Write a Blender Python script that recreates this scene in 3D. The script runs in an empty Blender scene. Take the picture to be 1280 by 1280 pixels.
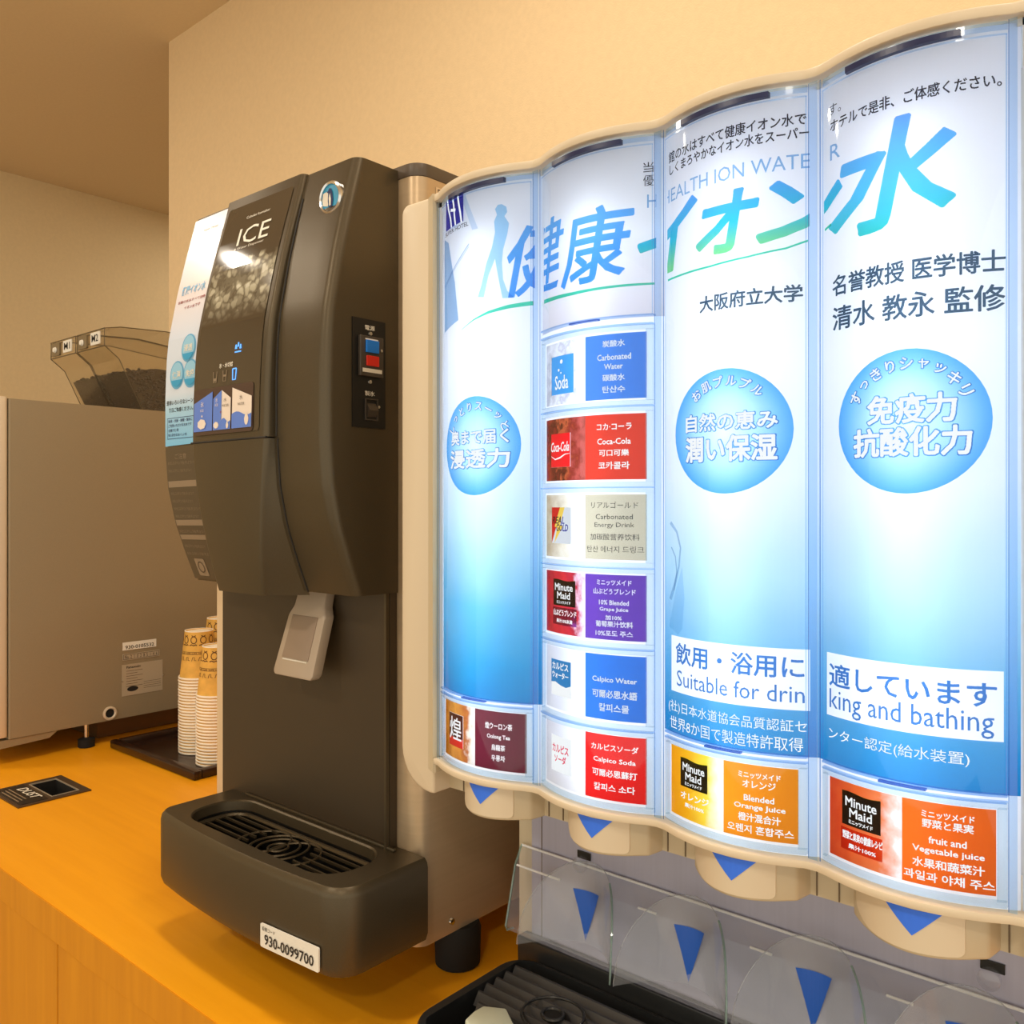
import bpy, bmesh, math, random
import numpy as np
from mathutils import Vector, Matrix

random.seed(7)
SC = bpy.context.scene
COL = SC.collection
CT = 0.85            # height of the countertop above the floor

# ------------------------------------------------------------------ camera
cam_d = bpy.data.cameras.new('camera')
cam = bpy.data.objects.new('camera', cam_d)
COL.objects.link(cam)
cam.location = (0, 0, CT + 0.48)
cam.rotation_euler = (math.radians(90), 0, math.radians(40.6))
cam_d.sensor_width = 36.0
cam_d.lens = 1090 / 1280 * 36.0
cam_d.shift_y = -10 / 1280
cam_d.clip_start = 0.02
SC.camera = cam

# ------------------------------------------------------------------ world, exposure
wd = bpy.data.worlds.new('room_air'); SC.world = wd; wd.use_nodes = True
bg = wd.node_tree.nodes['Background']
bg.inputs[0].default_value = (1.0, 0.93, 0.77, 1)
bg.inputs[1].default_value = 1.25
SC.view_settings.view_transform = 'Standard'
SC.view_settings.look = 'None'
SC.view_settings.gamma = 1
SC.view_settings.use_curve_mapping = False
SC.view_settings.exposure = 0.0
SC.cycles.transparent_max_bounces = 24
SC.cycles.max_bounces = 10

# ------------------------------------------------------------------ ceiling lamps (recessed downlights)
CEIL_H = 2.54
def lamp(x, y, size, power, color=(1.0, 0.89, 0.74)):
    d = bpy.data.lights.new('downlight', 'AREA'); d.shape = 'DISK'; d.size = size
    d.energy = power; d.color = color
    o = bpy.data.objects.new('downlight', d); COL.objects.link(o)
    o.location = (x, y, CEIL_H - 0.012)
    return o
LAMPS = [(-0.72, 0.42, 0.16, 8.0), (0.25, 0.35, 0.16, 5), (-2.43, -0.12, 0.08, 5.5), (-2.46, -0.42, 0.08, 5.5), (-0.9, -1.1, 0.16, 12), (0.6, -1.2, 0.16, 12), (-2.9, 2.1, 0.16, 5)]
for l in LAMPS: lamp(*l)

# ------------------------------------------------------------------ materials
def new_mat(name):
    m = bpy.data.materials.new(name); m.use_nodes = True
    nt = m.node_tree; nt.nodes.clear()
    out = nt.nodes.new('ShaderNodeOutputMaterial')
    return m, nt, out
def N(nt, t, **kw):
    n = nt.nodes.new(t)
    for k, v in kw.items():
        if isinstance(k, str) and hasattr(n, k) and k not in n.inputs: setattr(n, k, v)
        else: n.inputs[k].default_value = v
    return n
def rgba(c): return (c[0], c[1], c[2], 1)
def lin(r, g, b):
    f = lambda v: (v / 255 / 12.92) if v <= 10 else ((v / 255 + .055) / 1.055) ** 2.4
    return (f(r), f(g), f(b))
def ramp(nt, stops, fac):
    r = nt.nodes.new('ShaderNodeValToRGB'); e = r.color_ramp.elements
    while len(e) < len(stops): e.new(0.5)
    for k, (p, c) in enumerate(stops):
        e[k].position = p; e[k].color = rgba(c)
    nt.links.new(fac, r.inputs[0]); return r
def maprange(nt, src, a, b, c=0.0, d=1.0):
    n = nt.nodes.new('ShaderNodeMapRange')
    n.inputs[1].default_value = a; n.inputs[2].default_value = b
    n.inputs[3].default_value = c; n.inputs[4].default_value = d
    nt.links.new(src, n.inputs[0]); return n.outputs[0]
def math_(nt, op, a, b=None):
    n = nt.nodes.new('ShaderNodeMath'); n.operation = op
    for k, v in enumerate((a, b)):
        if v is None: continue
        if isinstance(v, (int, float)): n.inputs[k].default_value = v
        else: nt.links.new(v, n.inputs[k])
    return n.outputs[0]
def pbr(name, col, rough=0.5, metal=0.0, noise=0.0, nscale=60, bump=0.0, bscale=200, coat=0.0, stretch=None, spec=0.5):
    m, nt, out = new_mat(name)
    p = nt.nodes.new('ShaderNodeBsdfPrincipled')
    p.inputs['Base Color'].default_value = rgba(col); p.inputs['Roughness'].default_value = rough
    p.inputs['Metallic'].default_value = metal; p.inputs['Coat Weight'].default_value = coat
    p.inputs['Specular IOR Level'].default_value = spec
    tc = nt.nodes.new('ShaderNodeTexCoord'); mp = nt.nodes.new('ShaderNodeMapping')
    if stretch: mp.inputs['Scale'].default_value = stretch
    nt.links.new(tc.outputs['Object'], mp.inputs[0])
    if noise:
        n = nt.nodes.new('ShaderNodeTexNoise'); n.inputs['Scale'].default_value = nscale; n.inputs['Detail'].default_value = 4
        nt.links.new(mp.outputs[0], n.inputs['Vector'])
        r = ramp(nt, [(0.3, tuple(c * (1 - noise) for c in col)), (0.7, tuple(min(1, c * (1 + noise)) for c in col))], n.outputs[0])
        nt.links.new(r.outputs[0], p.inputs['Base Color'])
    if bump:
        n = nt.nodes.new('ShaderNodeTexNoise'); n.inputs['Scale'].default_value = bscale; n.inputs['Detail'].default_value = 3
        nt.links.new(mp.outputs[0], n.inputs['Vector'])
        b = nt.nodes.new('ShaderNodeBump'); b.inputs['Strength'].default_value = bump; b.inputs['Distance'].default_value = 0.001
        nt.links.new(n.outputs[0], b.inputs['Height']); nt.links.new(b.outputs[0], p.inputs['Normal'])
    nt.links.new(p.outputs[0], out.inputs[0]); return m
def emis(name, col, s=1.0):
    m, nt, out = new_mat(name)
    e = nt.nodes.new('ShaderNodeEmission'); e.inputs[0].default_value = rgba(col); e.inputs[1].default_value = s
    nt.links.new(e.outputs[0], out.inputs[0]); return m
def film(name, col):                       # transparent ink on the backlit sheet
    m, nt, out = new_mat(name)
    e = nt.nodes.new('ShaderNodeBsdfTransparent'); e.inputs[0].default_value = rgba(col)
    nt.links.new(e.outputs[0], out.inputs[0]); return m
def film_grad(name, stops, z0, z1, axis=2):
    m, nt, out = new_mat(name)
    tc = nt.nodes.new('ShaderNodeTexCoord'); s = nt.nodes.new('ShaderNodeSeparateXYZ')
    nt.links.new(tc.outputs['Object'], s.inputs[0])
    f = maprange(nt, s.outputs[axis], z0, z1)
    r = ramp(nt, stops, f)
    e = nt.nodes.new('ShaderNodeBsdfTransparent'); nt.links.new(r.outputs[0], e.inputs[0])
    nt.links.new(e.outputs[0], out.inputs[0]); return m
def film_noise(name, stops, scale, detail=4, vor=False):
    m, nt, out = new_mat(name)
    tc = nt.nodes.new('ShaderNodeTexCoord')
    if vor:
        n = nt.nodes.new('ShaderNodeTexVoronoi'); n.inputs['Scale'].default_value = scale; o = n.outputs['Distance']
    else:
        n = nt.nodes.new('ShaderNodeTexNoise'); n.inputs['Scale'].default_value = scale; n.inputs['Detail'].default_value = detail; o = n.outputs[0]
    nt.links.new(tc.outputs['Object'], n.inputs['Vector'])
    r = ramp(nt, stops, o)
    e = nt.nodes.new('ShaderNodeBsdfTransparent'); nt.links.new(r.outputs[0], e.inputs[0])
    nt.links.new(e.outputs[0], out.inputs[0]); return m
def schlick(nt, k=0.9):                    # same reflectance from either side of a thin sheet
    lw = nt.nodes.new('ShaderNodeLayerWeight'); lw.inputs['Blend'].default_value = 0.5
    return math_(nt, 'ADD', math_(nt, 'MULTIPLY', math_(nt, 'POWER', lw.outputs['Facing'], 5.0), k), 0.05)
def clear(name, col=(1, 1, 1), gloss=0.04, rough=0.03, edge=0.35):
    m, nt, out = new_mat(name)
    t = nt.nodes.new('ShaderNodeBsdfTransparent'); t.inputs[0].default_value = rgba(col)
    g = nt.nodes.new('ShaderNodeBsdfGlossy'); g.inputs['Roughness'].default_value = rough
    a = schlick(nt)
    mx = nt.nodes.new('ShaderNodeMixShader')
    nt.links.new(a, mx.inputs[0]); nt.links.new(t.outputs[0], mx.inputs[1]); nt.links.new(g.outputs[0], mx.inputs[2])
    nt.links.new(mx.outputs[0], out.inputs[0]); return m
def hazy(name, col, cloud, amount, rough=0.1):     # clear plastic with a milky share
    m, nt, out = new_mat(name)
    t = nt.nodes.new('ShaderNodeBsdfTransparent'); t.inputs[0].default_value = rgba(col)
    d = nt.nodes.new('ShaderNodeBsdfDiffuse'); d.inputs[0].default_value = rgba(cloud)
    g = nt.nodes.new('ShaderNodeBsdfGlossy'); g.inputs['Roughness'].default_value = rough
    m1 = nt.nodes.new('ShaderNodeMixShader'); m1.inputs[0].default_value = amount
    m2 = nt.nodes.new('ShaderNodeMixShader')
    nt.links.new(t.outputs[0], m1.inputs[1]); nt.links.new(d.outputs[0], m1.inputs[2])
    nt.links.new(schlick(nt), m2.inputs[0]); nt.links.new(m1.outputs[0], m2.inputs[1]); nt.links.new(g.outputs[0], m2.inputs[2])
    nt.links.new(m2.outputs[0], out.inputs[0]); return m

M = {}
M['wall'] = pbr('wallpaper', lin(232, 206, 164), 0.9, noise=0.025, nscale=90, bump=0.5, bscale=420)
M['wall_side'] = pbr('wallpaper_side', lin(226, 206, 164), 0.9, noise=0.025, nscale=90, bump=0.5, bscale=420)
M['ceiling'] = pbr('ceiling_paper', lin(222, 202, 166), 0.95, noise=0.02, nscale=120, bump=0.4, bscale=500)
M['floor'] = pbr('floor_carpet', lin(176, 158, 130), 0.95, noise=0.2, nscale=150)
def wood(name, a, b, stretch, rough):
    m, nt, out = new_mat(name)
    p = nt.nodes.new('ShaderNodeBsdfPrincipled'); p.inputs['Roughness'].default_value = rough
    p.inputs['Specular IOR Level'].default_value = 0.35
    tc = nt.nodes.new('ShaderNodeTexCoord'); mp = nt.nodes.new('ShaderNodeMapping'); mp.inputs['Scale'].default_value = stretch
    nt.links.new(tc.outputs['Object'], mp.inputs[0])
    n = nt.nodes.new('ShaderNodeTexNoise'); n.inputs['Scale'].default_value = 6; n.inputs['Detail'].default_value = 6; n.inputs['Roughness'].default_value = 0.6
    nt.links.new(mp.outputs[0], n.inputs['Vector'])
    r = ramp(nt, [(0.3, a), (0.7, b)], n.outputs[0]); nt.links.new(r.outputs[0], p.inputs['Base Color'])
    nt.links.new(p.outputs[0], out.inputs[0]); return m
M['counter'] = wood('counter_laminate', lin(240, 162, 16), lin(248, 172, 24), (0.6, 9, 9), 0.42)
M['door_wood'] = wood('door_laminate', lin(210, 136, 14), lin(222, 148, 20), (9, 9, 0.7), 0.45)
M['bronze'] = pbr('bronze_paint', lin(84, 74, 56), 0.36, 0.55, noise=0.05, nscale=900, bump=0.12, bscale=1500)
M['bronze_dark'] = pbr('bronze_plastic', lin(66, 54, 38), 0.45, 0.2, noise=0.04, nscale=900, bump=0.1, bscale=1500)
M['lid'] = pbr('dark_lid', lin(84, 72, 60), 0.4)
M['groove'] = pbr('groove_black', lin(26, 22, 18), 0.7)
M['steel'] = pbr('steel_side', lin(196, 172, 140), 0.36, 0.55, noise=0.04, nscale=3, stretch=(1, 1, 60))
M['steel_strip'] = pbr('steel_strip', lin(226, 200, 164), 0.5, 0.2)
M['side_grey'] = pbr('painted_side', lin(152, 138, 112), 0.5, 0.3, noise=0.03, nscale=700, bump=0.15, bscale=1200)
M['front_silver'] = pbr('front_silver', lin(214, 200, 178), 0.4, 0.2)
M['black'] = pbr('black_plastic', lin(20, 19, 18), 0.35)
M['black_matte'] = pbr('black_rubber', lin(14, 13, 12), 0.8)
M['tray_black'] = pbr('tray_black', lin(34, 35, 36), 0.3, noise=0.1, nscale=300)
M['slat'] = pbr('slat_grey', lin(54, 54, 56), 0.35)
M['beige'] = pbr('beige_plastic', lin(218, 202, 176), 0.42)
M['beige_b'] = pbr('beige_panel', lin(200, 186, 158), 0.45)
M['panel_grey'] = pbr('panel_grey', lin(180, 178, 198), 0.4, 0.1, noise=0.03, nscale=4, stretch=(80, 80, 1))
M['lever'] = pbr('lever_grey', lin(178, 160, 140), 0.4)
M['chrome'] = pbr('chrome', (0.7, 0.7, 0.7), 0.2, 1.0)
M['blue_sticker'] = pbr('blue_sticker', lin(52, 118, 250), 0.4)
M['blue_arrow'] = pbr('blue_arrow', lin(30, 90, 190), 0.35)
M['white_label'] = pbr('white_label', lin(232, 228, 218), 0.5)
M['label_grey'] = pbr('label_silver', lin(200, 190, 170), 0.35, 0.5)
M['label_dim'] = pbr('label_dim', lin(112, 96, 76), 0.5)
M['label_dim2'] = pbr('label_dim_bar', lin(142, 122, 98), 0.5)
M['black_ink'] = pbr('black_ink', lin(26, 24, 24), 0.6)
M['brown_ink'] = pbr('brown_ink', lin(92, 58, 20), 0.7)
M['dim_ink'] = pbr('dim_ink', lin(86, 70, 52), 0.6)
M['red_ink'] = pbr('red_ink', lin(150, 40, 30), 0.6)
M['navy_ink'] = pbr('navy_ink', lin(30, 50, 100), 0.6)
M['pale_print'] = pbr('pale_print', lin(232, 226, 212), 0.5)
M['cup_paper'] = pbr('cup_paper', lin(226, 176, 82), 0.75, noise=0.12, nscale=55)
M['cup_rim'] = pbr('cup_rim', lin(250, 240, 222), 0.6)
M['tray_wood'] = pbr('lacquer_tray', lin(46, 28, 20), 0.22)
M['clear'] = clear('clear_acrylic')
M['hopper'] = hazy('smoky_hopper_plastic', (0.90, 0.87, 0.80), (0.6, 0.5, 0.36), 0.06)
M['splash'] = hazy('clear_splash_guard', (0.93, 0.94, 0.97), (0.78, 0.78, 0.86), 0.13, 0.06)
M['shield'] = hazy('clear_cup_shield', (0.93, 0.95, 0.96), (0.78, 0.80, 0.86), 0.17, 0.06)
M['acrylic_edge'] = hazy('acrylic_edge', (0.62, 0.74, 0.70), (0.5, 0.66, 0.62), 0.25, 0.1)
M['acrylic_faint'] = hazy('acrylic_faint_edge', (0.86, 0.88, 0.9), (0.8, 0.8, 0.85), 0.15, 0.1)
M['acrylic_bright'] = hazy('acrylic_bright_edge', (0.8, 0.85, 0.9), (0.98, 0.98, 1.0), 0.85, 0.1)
M['bean'] = pbr('coffee_bean', lin(40, 24, 14), 0.4)
M['paper_green'] = pbr('pale_paper', lin(214, 220, 200), 0.7)
M['red_btn'] = pbr('red_rocker', lin(222, 40, 24), 0.35)
M['blue_btn'] = pbr('blue_rocker', lin(20, 120, 220), 0.35)
M['switch_grey'] = pbr('switch_grey', lin(70, 62, 54), 0.4)
M['lightbox'] = pbr('lightbox_white', (0.62, 0.65, 0.70), 0.8)
M['tube'] = emis('lamp_tube', (0.91, 0.95, 1.0), 6.6)
M['white_print'] = emis('white_backlit_print', (0.92, 0.97, 1.0), 1.0)
M['white_soft'] = emis('white_backlit_soft', (0.82, 0.90, 1.0), 0.86)
M['ink_text'] = film('ink_dark', (0.04, 0.05, 0.08))
M['ink_title'] = film('ink_slate', (0.035, 0.10, 0.17))
M['ink_blue'] = film('ink_blue', (0.03, 0.20, 0.56))
M['ink_pale'] = film('ink_pale_blue', (0.28, 0.52, 0.80))
M['ink_outline'] = film('ink_outline_blue', (0.10, 0.38, 0.66))
M['ink_logo'] = film_grad('ink_kanji_blue', [(0.0, (0.06, 0.36, 0.88)), (1.0, (0.15, 0.48, 0.9))], 0.635, 0.68)
M['ink_logo2'] = film_grad('ink_kana_blend', [(0.05, (0.22, 0.72, 0.30)), (0.45, (0.03, 0.58, 0.72)), (1.0, (0.12, 0.42, 0.88))], 0.632, 0.675)
M['ink_logo3'] = film_grad('ink_water_blend', [(0.0, (0.04, 0.62, 0.58)), (0.4, (0.10, 0.58, 0.85)), (1.0, (0.16, 0.42, 0.86))], 0.628, 0.686)
M['ink_green'] = film('ink_green', (0.05, 0.66, 0.42))
M['ink_person'] = film('ink_figure', (0.45, 0.72, 0.92))
M['ink_steel'] = film('ink_steelblue', (0.38, 0.56, 0.76))  # steel blue print of the side picture
M['ink_glass'] = film('ink_glass', (0.55, 0.66, 0.76))
M['ink_navy'] = film('ink_navy', (0.03, 0.05, 0.45))
M['ink_black'] = film('ink_black', (0.012, 0.012, 0.016))
M['seam_blue'] = hazy('seam_acrylic', (0.60, 0.78, 1.0), (0.6, 0.75, 0.92), 0.06, 0.12)
M['seam_edge'] = hazy('seam_acrylic_dark', (0.22, 0.40, 0.74), (0.3, 0.45, 0.7), 0.06, 0.12)
M['slot_navy'] = pbr('slot_navy', lin(24, 36, 84), .3)
M['frame_blue'] = hazy('frame_acrylic', (0.84, 0.93, 1.0), (0.8, 0.88, 0.95), 0.08, 0.1)

# backlit art sheets: diffuse white film printed with a sky to sea gradient
def art_mat(name, stops, white_box=None, streak=0.0):
    m, nt, out = new_mat(name)
    tc = nt.nodes.new('ShaderNodeTexCoord'); s = nt.nodes.new('ShaderNodeSeparateXYZ')
    nt.links.new(tc.outputs['Object'], s.inputs[0])
    f = maprange(nt, s.outputs[2], 0.33, 0.72)
    if streak:
        n = nt.nodes.new('ShaderNodeTexNoise'); n.inputs['Scale'].default_value = 16; n.inputs['Detail'].default_value = 3
        nt.links.new(tc.outputs['Object'], n.inputs['Vector'])
        f = math_(nt, 'ADD', f, math_(nt, 'MULTIPLY', math_(nt, 'SUBTRACT', n.outputs[0], 0.5), streak))
    col = ramp(nt, stops, f).outputs[0]
    if white_box:
        a = math_(nt, 'GREATER_THAN', s.outputs[2], white_box[2]); b = math_(nt, 'LESS_THAN', s.outputs[2], white_box[3])
        c = math_(nt, 'GREATER_THAN', s.outputs[0], white_box[0]); d = math_(nt, 'LESS_THAN', s.outputs[0], white_box[1])
        k = math_(nt, 'MULTIPLY', math_(nt, 'MULTIPLY', a, b), math_(nt, 'MULTIPLY', c, d))
        mx = nt.nodes.new('ShaderNodeMixRGB'); nt.links.new(k, mx.inputs[0]); nt.links.new(col, mx.inputs[1])
        mx.inputs[2].default_value = (0.86, 0.92, 1.0, 1); col = mx.outputs[0]
    t = nt.nodes.new('ShaderNodeBsdfTranslucent'); nt.links.new(col, t.inputs[0])
    d = nt.nodes.new('ShaderNodeBsdfDiffuse'); nt.links.new(col, d.inputs[0])
    mx = nt.nodes.new('ShaderNodeMixShader'); mx.inputs[0].default_value = 0.25
    nt.links.new(t.outputs[0], mx.inputs[1]); nt.links.new(d.outputs[0], mx.inputs[2])
    nt.links.new(mx.outputs[0], out.inputs[0]); return m
M['diffuser'] = art_mat('diffuser_white', [(0, (0.86, 0.90, 0.96)), (1, (0.86, 0.90, 0.96))])

# ------------------------------------------------------------------ object helpers (coordinates relative to the countertop)
OFF = {}
def thing(name, label, cat, loc, group=None):
    o = bpy.data.objects.new(name, None); COL.objects.link(o)
    o.empty_display_size = 0.05
    o.location = (loc[0], loc[1], loc[2] + CT)
    o['label'] = label; o['category'] = cat
    if group: o['group'] = group
    OFF[o.name] = Vector(loc); return o
def obj(name, bm, mat, parent=None, label=None, cat=None, group=None, kind=None, smooth=False, loc=None, angle=35):
    me = bpy.data.meshes.new(name)
    if isinstance(bm, bpy.types.Mesh): me = bm
    else:
        bmesh.ops.recalc_face_normals(bm, faces=bm.faces[:]) if smooth != 'raw' else None
        bm.to_mesh(me); bm.free()
    if isinstance(mat, (list, tuple)):
        for q in mat: me.materials.append(q)
    elif mat: me.materials.append(mat)
    o = bpy.data.objects.new(name, me); COL.objects.link(o)
    if parent is not None: off = OFF[parent.name]; o.parent = parent
    else:
        if loc is None:
            xs = [v.co for v in me.vertices]
            loc = ((min(v.x for v in xs) + max(v.x for v in xs)) / 2, (min(v.y for v in xs) + max(v.y for v in xs)) / 2, min(v.z for v in xs))
        off = Vector(loc); o.location = off + Vector((0, 0, CT))
    OFF[o.name] = off
    me.transform(Matrix.Translation(-off))
    if smooth is True:
        for p in me.polygons: p.use_smooth = True
        try: me.set_sharp_from_angle(angle=math.radians(angle))
        except Exception: pass
    if label: o['label'] = label
    if cat: o['category'] = cat
    if group: o['group'] = group
    if kind: o['kind'] = kind
    return o
def B(): return bmesh.new()
def bx(bm, x0, x1, y0, y1, z0, z1, bev=0, seg=2, mi=0):
    t = bmesh.new()
    v = [t.verts.new(p) for p in ((x0, y0, z0), (x1, y0, z0), (x1, y1, z0), (x0, y1, z0), (x0, y0, z1), (x1, y0, z1), (x1, y1, z1), (x0, y1, z1))]
    for f in ((3, 2, 1, 0), (4, 5, 6, 7), (0, 1, 5, 4), (1, 2, 6, 5), (2, 3, 7, 6), (3, 0, 4, 7)): t.faces.new([v[i] for i in f])
    if bev: bmesh.ops.bevel(t, geom=t.edges[:], offset=bev, segments=seg, profile=0.5, affect='EDGES')
    return merge(bm, t, mi)
def merge(bm, t, mi=0):
    me = bpy.data.meshes.new('tmp'); 
    for f in t.faces: f.material_index = mi
    t.to_mesh(me); t.free(); bm.from_mesh(me); bpy.data.meshes.remove(me); return bm
def prism(bm, pts, y0, y1, axis='y', bev=0, mi=0):
    """polygon of 2D points extruded along an axis: 'y' -> (x,z), 'x' -> (y,z), 'z' -> (x,y)"""
    t = bmesh.new()
    def P(p, d):
        return {'y': (p[0], d, p[1]), 'x': (d, p[0], p[1]), 'z': (p[0], p[1], d)}[axis]
    a = [t.verts.new(P(p, y0)) for p in pts]; b = [t.verts.new(P(p, y1)) for p in pts]
    n = len(pts); t.faces.new(a); t.faces.new(b[::-1])
    for i in range(n): t.faces.new((a[i], b[i], b[(i + 1) % n], a[(i + 1) % n]))
    bmesh.ops.recalc_face_normals(t, faces=t.faces[:])
    if bev: bmesh.ops.bevel(t, geom=[e for e in t.edges], offset=bev, segments=2, profile=0.5, affect='EDGES')
    bmesh.ops.triangulate(t, faces=[f for f in t.faces if len(f.verts) > 4])
    return merge(bm, t, mi)
def lathe(bm, prof, c, axis='z', n=24, mi=0, cap=True):
    t = bmesh.new(); rings = []
    for r, h in prof:
        ring = []
        for k in range(n):
            a = 2 * math.pi * k / n; p = (r * math.cos(a), r * math.sin(a))
            q = {'z': (c[0] + p[0], c[1] + p[1], c[2] + h), 'y': (c[0] + p[0], c[1] + h, c[2] + p[1]), 'x': (c[0] + h, c[1] + p[0], c[2] + p[1])}[axis]
            ring.append(t.verts.new(q))
        rings.append(ring)
    for a, b in zip(rings, rings[1:]):
        for k in range(n): t.faces.new((a[k], a[(k + 1) % n], b[(k + 1) % n], b[k]))
    if cap:
        t.faces.new(rings[0]); t.faces.new(rings[-1])
    bmesh.ops.recalc_face_normals(t, faces=t.faces[:])
    return merge(bm, t, mi)
def tube(bm, pts, r, n=8, closed=False, mi=0):
    t = bmesh.new(); pts = [Vector(p) for p in pts]; rings = []; m = len(pts)
    for i, p in enumerate(pts):
        a = pts[(i - 1) % m] if (closed or i > 0) else p; b = pts[(i + 1) % m] if (closed or i < m - 1) else p
        d = (b - a).normalized(); up = Vector((0, 0, 1)) if abs(d.z) < 0.9 else Vector((1, 0, 0))
        s = d.cross(up).normalized(); u = s.cross(d)
        rings.append([t.verts.new(p + r * (math.cos(2 * math.pi * k / n) * s + math.sin(2 * math.pi * k / n) * u)) for k in range(n)])
    for i in range(m if closed else m - 1):
        a, b = rings[i], rings[(i + 1) % m]
        for k in range(n): t.faces.new((a[k], a[(k + 1) % n], b[(k + 1) % n], b[k]))
    if not closed: t.faces.new(rings[0]); t.faces.new(rings[-1])
    return merge(bm, t, mi)
def rrect(x0, x1, y0, y1, r, n=5):
    out = []
    for cx, cy, a0 in ((x1 - r, y1 - r, 0), (x0 + r, y1 - r, 90), (x0 + r, y0 + r, 180), (x1 - r, y0 + r, 270)):
        for k in range(n + 1):
            a = math.radians(a0 + 90 * k / n); out.append((cx + r * math.cos(a), cy + r * math.sin(a)))
    return out
def surf(fn, nu, nv):
    bm = B(); g = [[bm.verts.new(fn(i / nu, j / nv)) for j in range(nv + 1)] for i in range(nu + 1)]
    for i in range(nu):
        for j in range(nv): bm.faces.new((g[i][j], g[i + 1][j], g[i + 1][j + 1], g[i][j + 1]))
    return bm

# ---- lettering
_cv = bpy.data.curves.new('lettering', 'FONT'); _cv.resolution_u = 2
_to = bpy.data.objects.new('lettering', _cv)
def glyphs(s, bold=0.0):
    _cv.body = s; _cv.offset = bold
    me = _to.to_mesh(); bm = bmesh.new(); bm.from_mesh(me); _to.to_mesh_clear()
    if bold and any(abs(v.co.x) > 1e3 for v in bm.verts): pass
    return bm
def fit(bm, x0, x1, z0, z1, shear=0.0, keep=False):
    """lay a flat bmesh (xy) into the box: x -> x, y -> z (stored in y)"""
    if not bm.verts: return bm
    if shear:
        for v in bm.verts: v.co.x += v.co.y * shear
    a = min(v.co.x for v in bm.verts); b = max(v.co.x for v in bm.verts)
    c = min(v.co.y for v in bm.verts); d = max(v.co.y for v in bm.verts)
    sx = (x1 - x0) / max(1e-6, b - a); sz = (z1 - z0) / max(1e-6, d - c)
    if keep: sx = sz = min(sx, sz)
    mx, my = (a + b) / 2, (c + d) / 2
    for v in bm.verts:
        v.co.x = (x0 + x1) / 2 + (v.co.x - mx) * sx; v.co.y = (z0 + z1) / 2 + (v.co.y - my) * sz
    return bm
def slice_x(bm, xs):
    for x in xs: bmesh.ops.bisect_plane(bm, geom=bm.verts[:] + bm.edges[:] + bm.faces[:], plane_co=(x, 0, 0), plane_no=(1, 0, 0))
def slice_y(bm, ys):
    for x in ys: bmesh.ops.bisect_plane(bm, geom=bm.verts[:] + bm.edges[:] + bm.faces[:], plane_co=(0, x, 0), plane_no=(0, 1, 0))
def clip_x(bm, a, b):
    for x, n in ((a, -1), (b, 1)):
        bmesh.ops.bisect_plane(bm, geom=bm.verts[:] + bm.edges[:] + bm.faces[:], plane_co=(x, 0, 0), plane_no=(n, 0, 0), clear_outer=True)
def flat_poly(pts):
    bm = B(); f = bm.faces.new([bm.verts.new((p[0], p[1], 0)) for p in pts])
    bmesh.ops.triangulate(bm, faces=[f]); return bm
def ribbon(pts, w):
    bm = B(); A = []; n = len(pts)
    for i, p in enumerate(pts):
        a = Vector(pts[max(0, i - 1)]); b = Vector(pts[min(n - 1, i + 1)]); d = (b - a).normalized(); nn = Vector((-d.y, d.x))
        ww = w[i] if isinstance(w, list) else w
        A.append([bm.verts.new((p[0] + nn.x * s * ww / 2, p[1] + nn.y * s * ww / 2, 0)) for s in (-1, 1)])
    for a, b in zip(A, A[1:]): bm.faces.new((a[0], b[0], b[1], a[1]))
    return bm
def planar(bm, where, d, axis='y'):
    """put a flat xy bmesh on a vertical/horizontal plane"""
    for v in bm.verts:
        x, z = v.co.x, v.co.y
        v.co = {'y': (x, d, z), 'x': (d, x, z), 'z': (x, z, d)}[axis]
    return bm
def text_on(name, s, x0, x1, z0, z1, d, mat, parent, axis='y', bold=0.0, shear=0.0, keep=False, label=None):
    bm = fit(glyphs(s, bold), x0, x1, z0, z1, shear, keep)
    planar(bm, None, d, axis)
    return obj(name, bm, mat, parent, smooth='raw', label=label)

# ------------------------------------------------------------------ the room
def struct(name, bm, mat, parent=None, smooth=False):
    o = obj(name, bm, mat, parent, smooth=smooth)
    if parent is None: o['kind'] = 'structure'
    return o
WY = 1.15
zf = -CT; zc = CEIL_H - CT
b = B(); bx(b, -2.17, 2.2, WY, 3.4, zf, zc); struct('wall_back', b, M['wall'])
b = B(); bx(b, -3.62, -3.47, -3.2, 3.4, zf, zc); struct('wall_left', b, M['wall_side'])
b = B(); bx(b, -3.47, -2.17, 3.3, 3.4, zf, zc); struct('wall_passage', b, M['wall_side'])
b = B(); bx(b, -3.62, 2.2, -3.2, 3.4, zc, zc + 0.1); struct('ceiling', b, M['ceiling'])
b = B(); bx(b, -3.62, 2.2, -3.2, 3.4, zf - 0.1, zf); struct('floor', b, M['floor'])
for l in LAMPS:      # trims of the ceiling lamps
    b = B(); lathe(b, [(0.085, -0.006), (0.105, -0.006), (0.11, 0.0), (0.085, 0.0)], (l[0], l[1], zc - 0.002), n=32, cap=False)
    obj('downlight_trim', b, M['cup_rim'], None, 'white ring trim of a recessed ceiling downlight', 'light', 'ceiling downlight trims')

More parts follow.
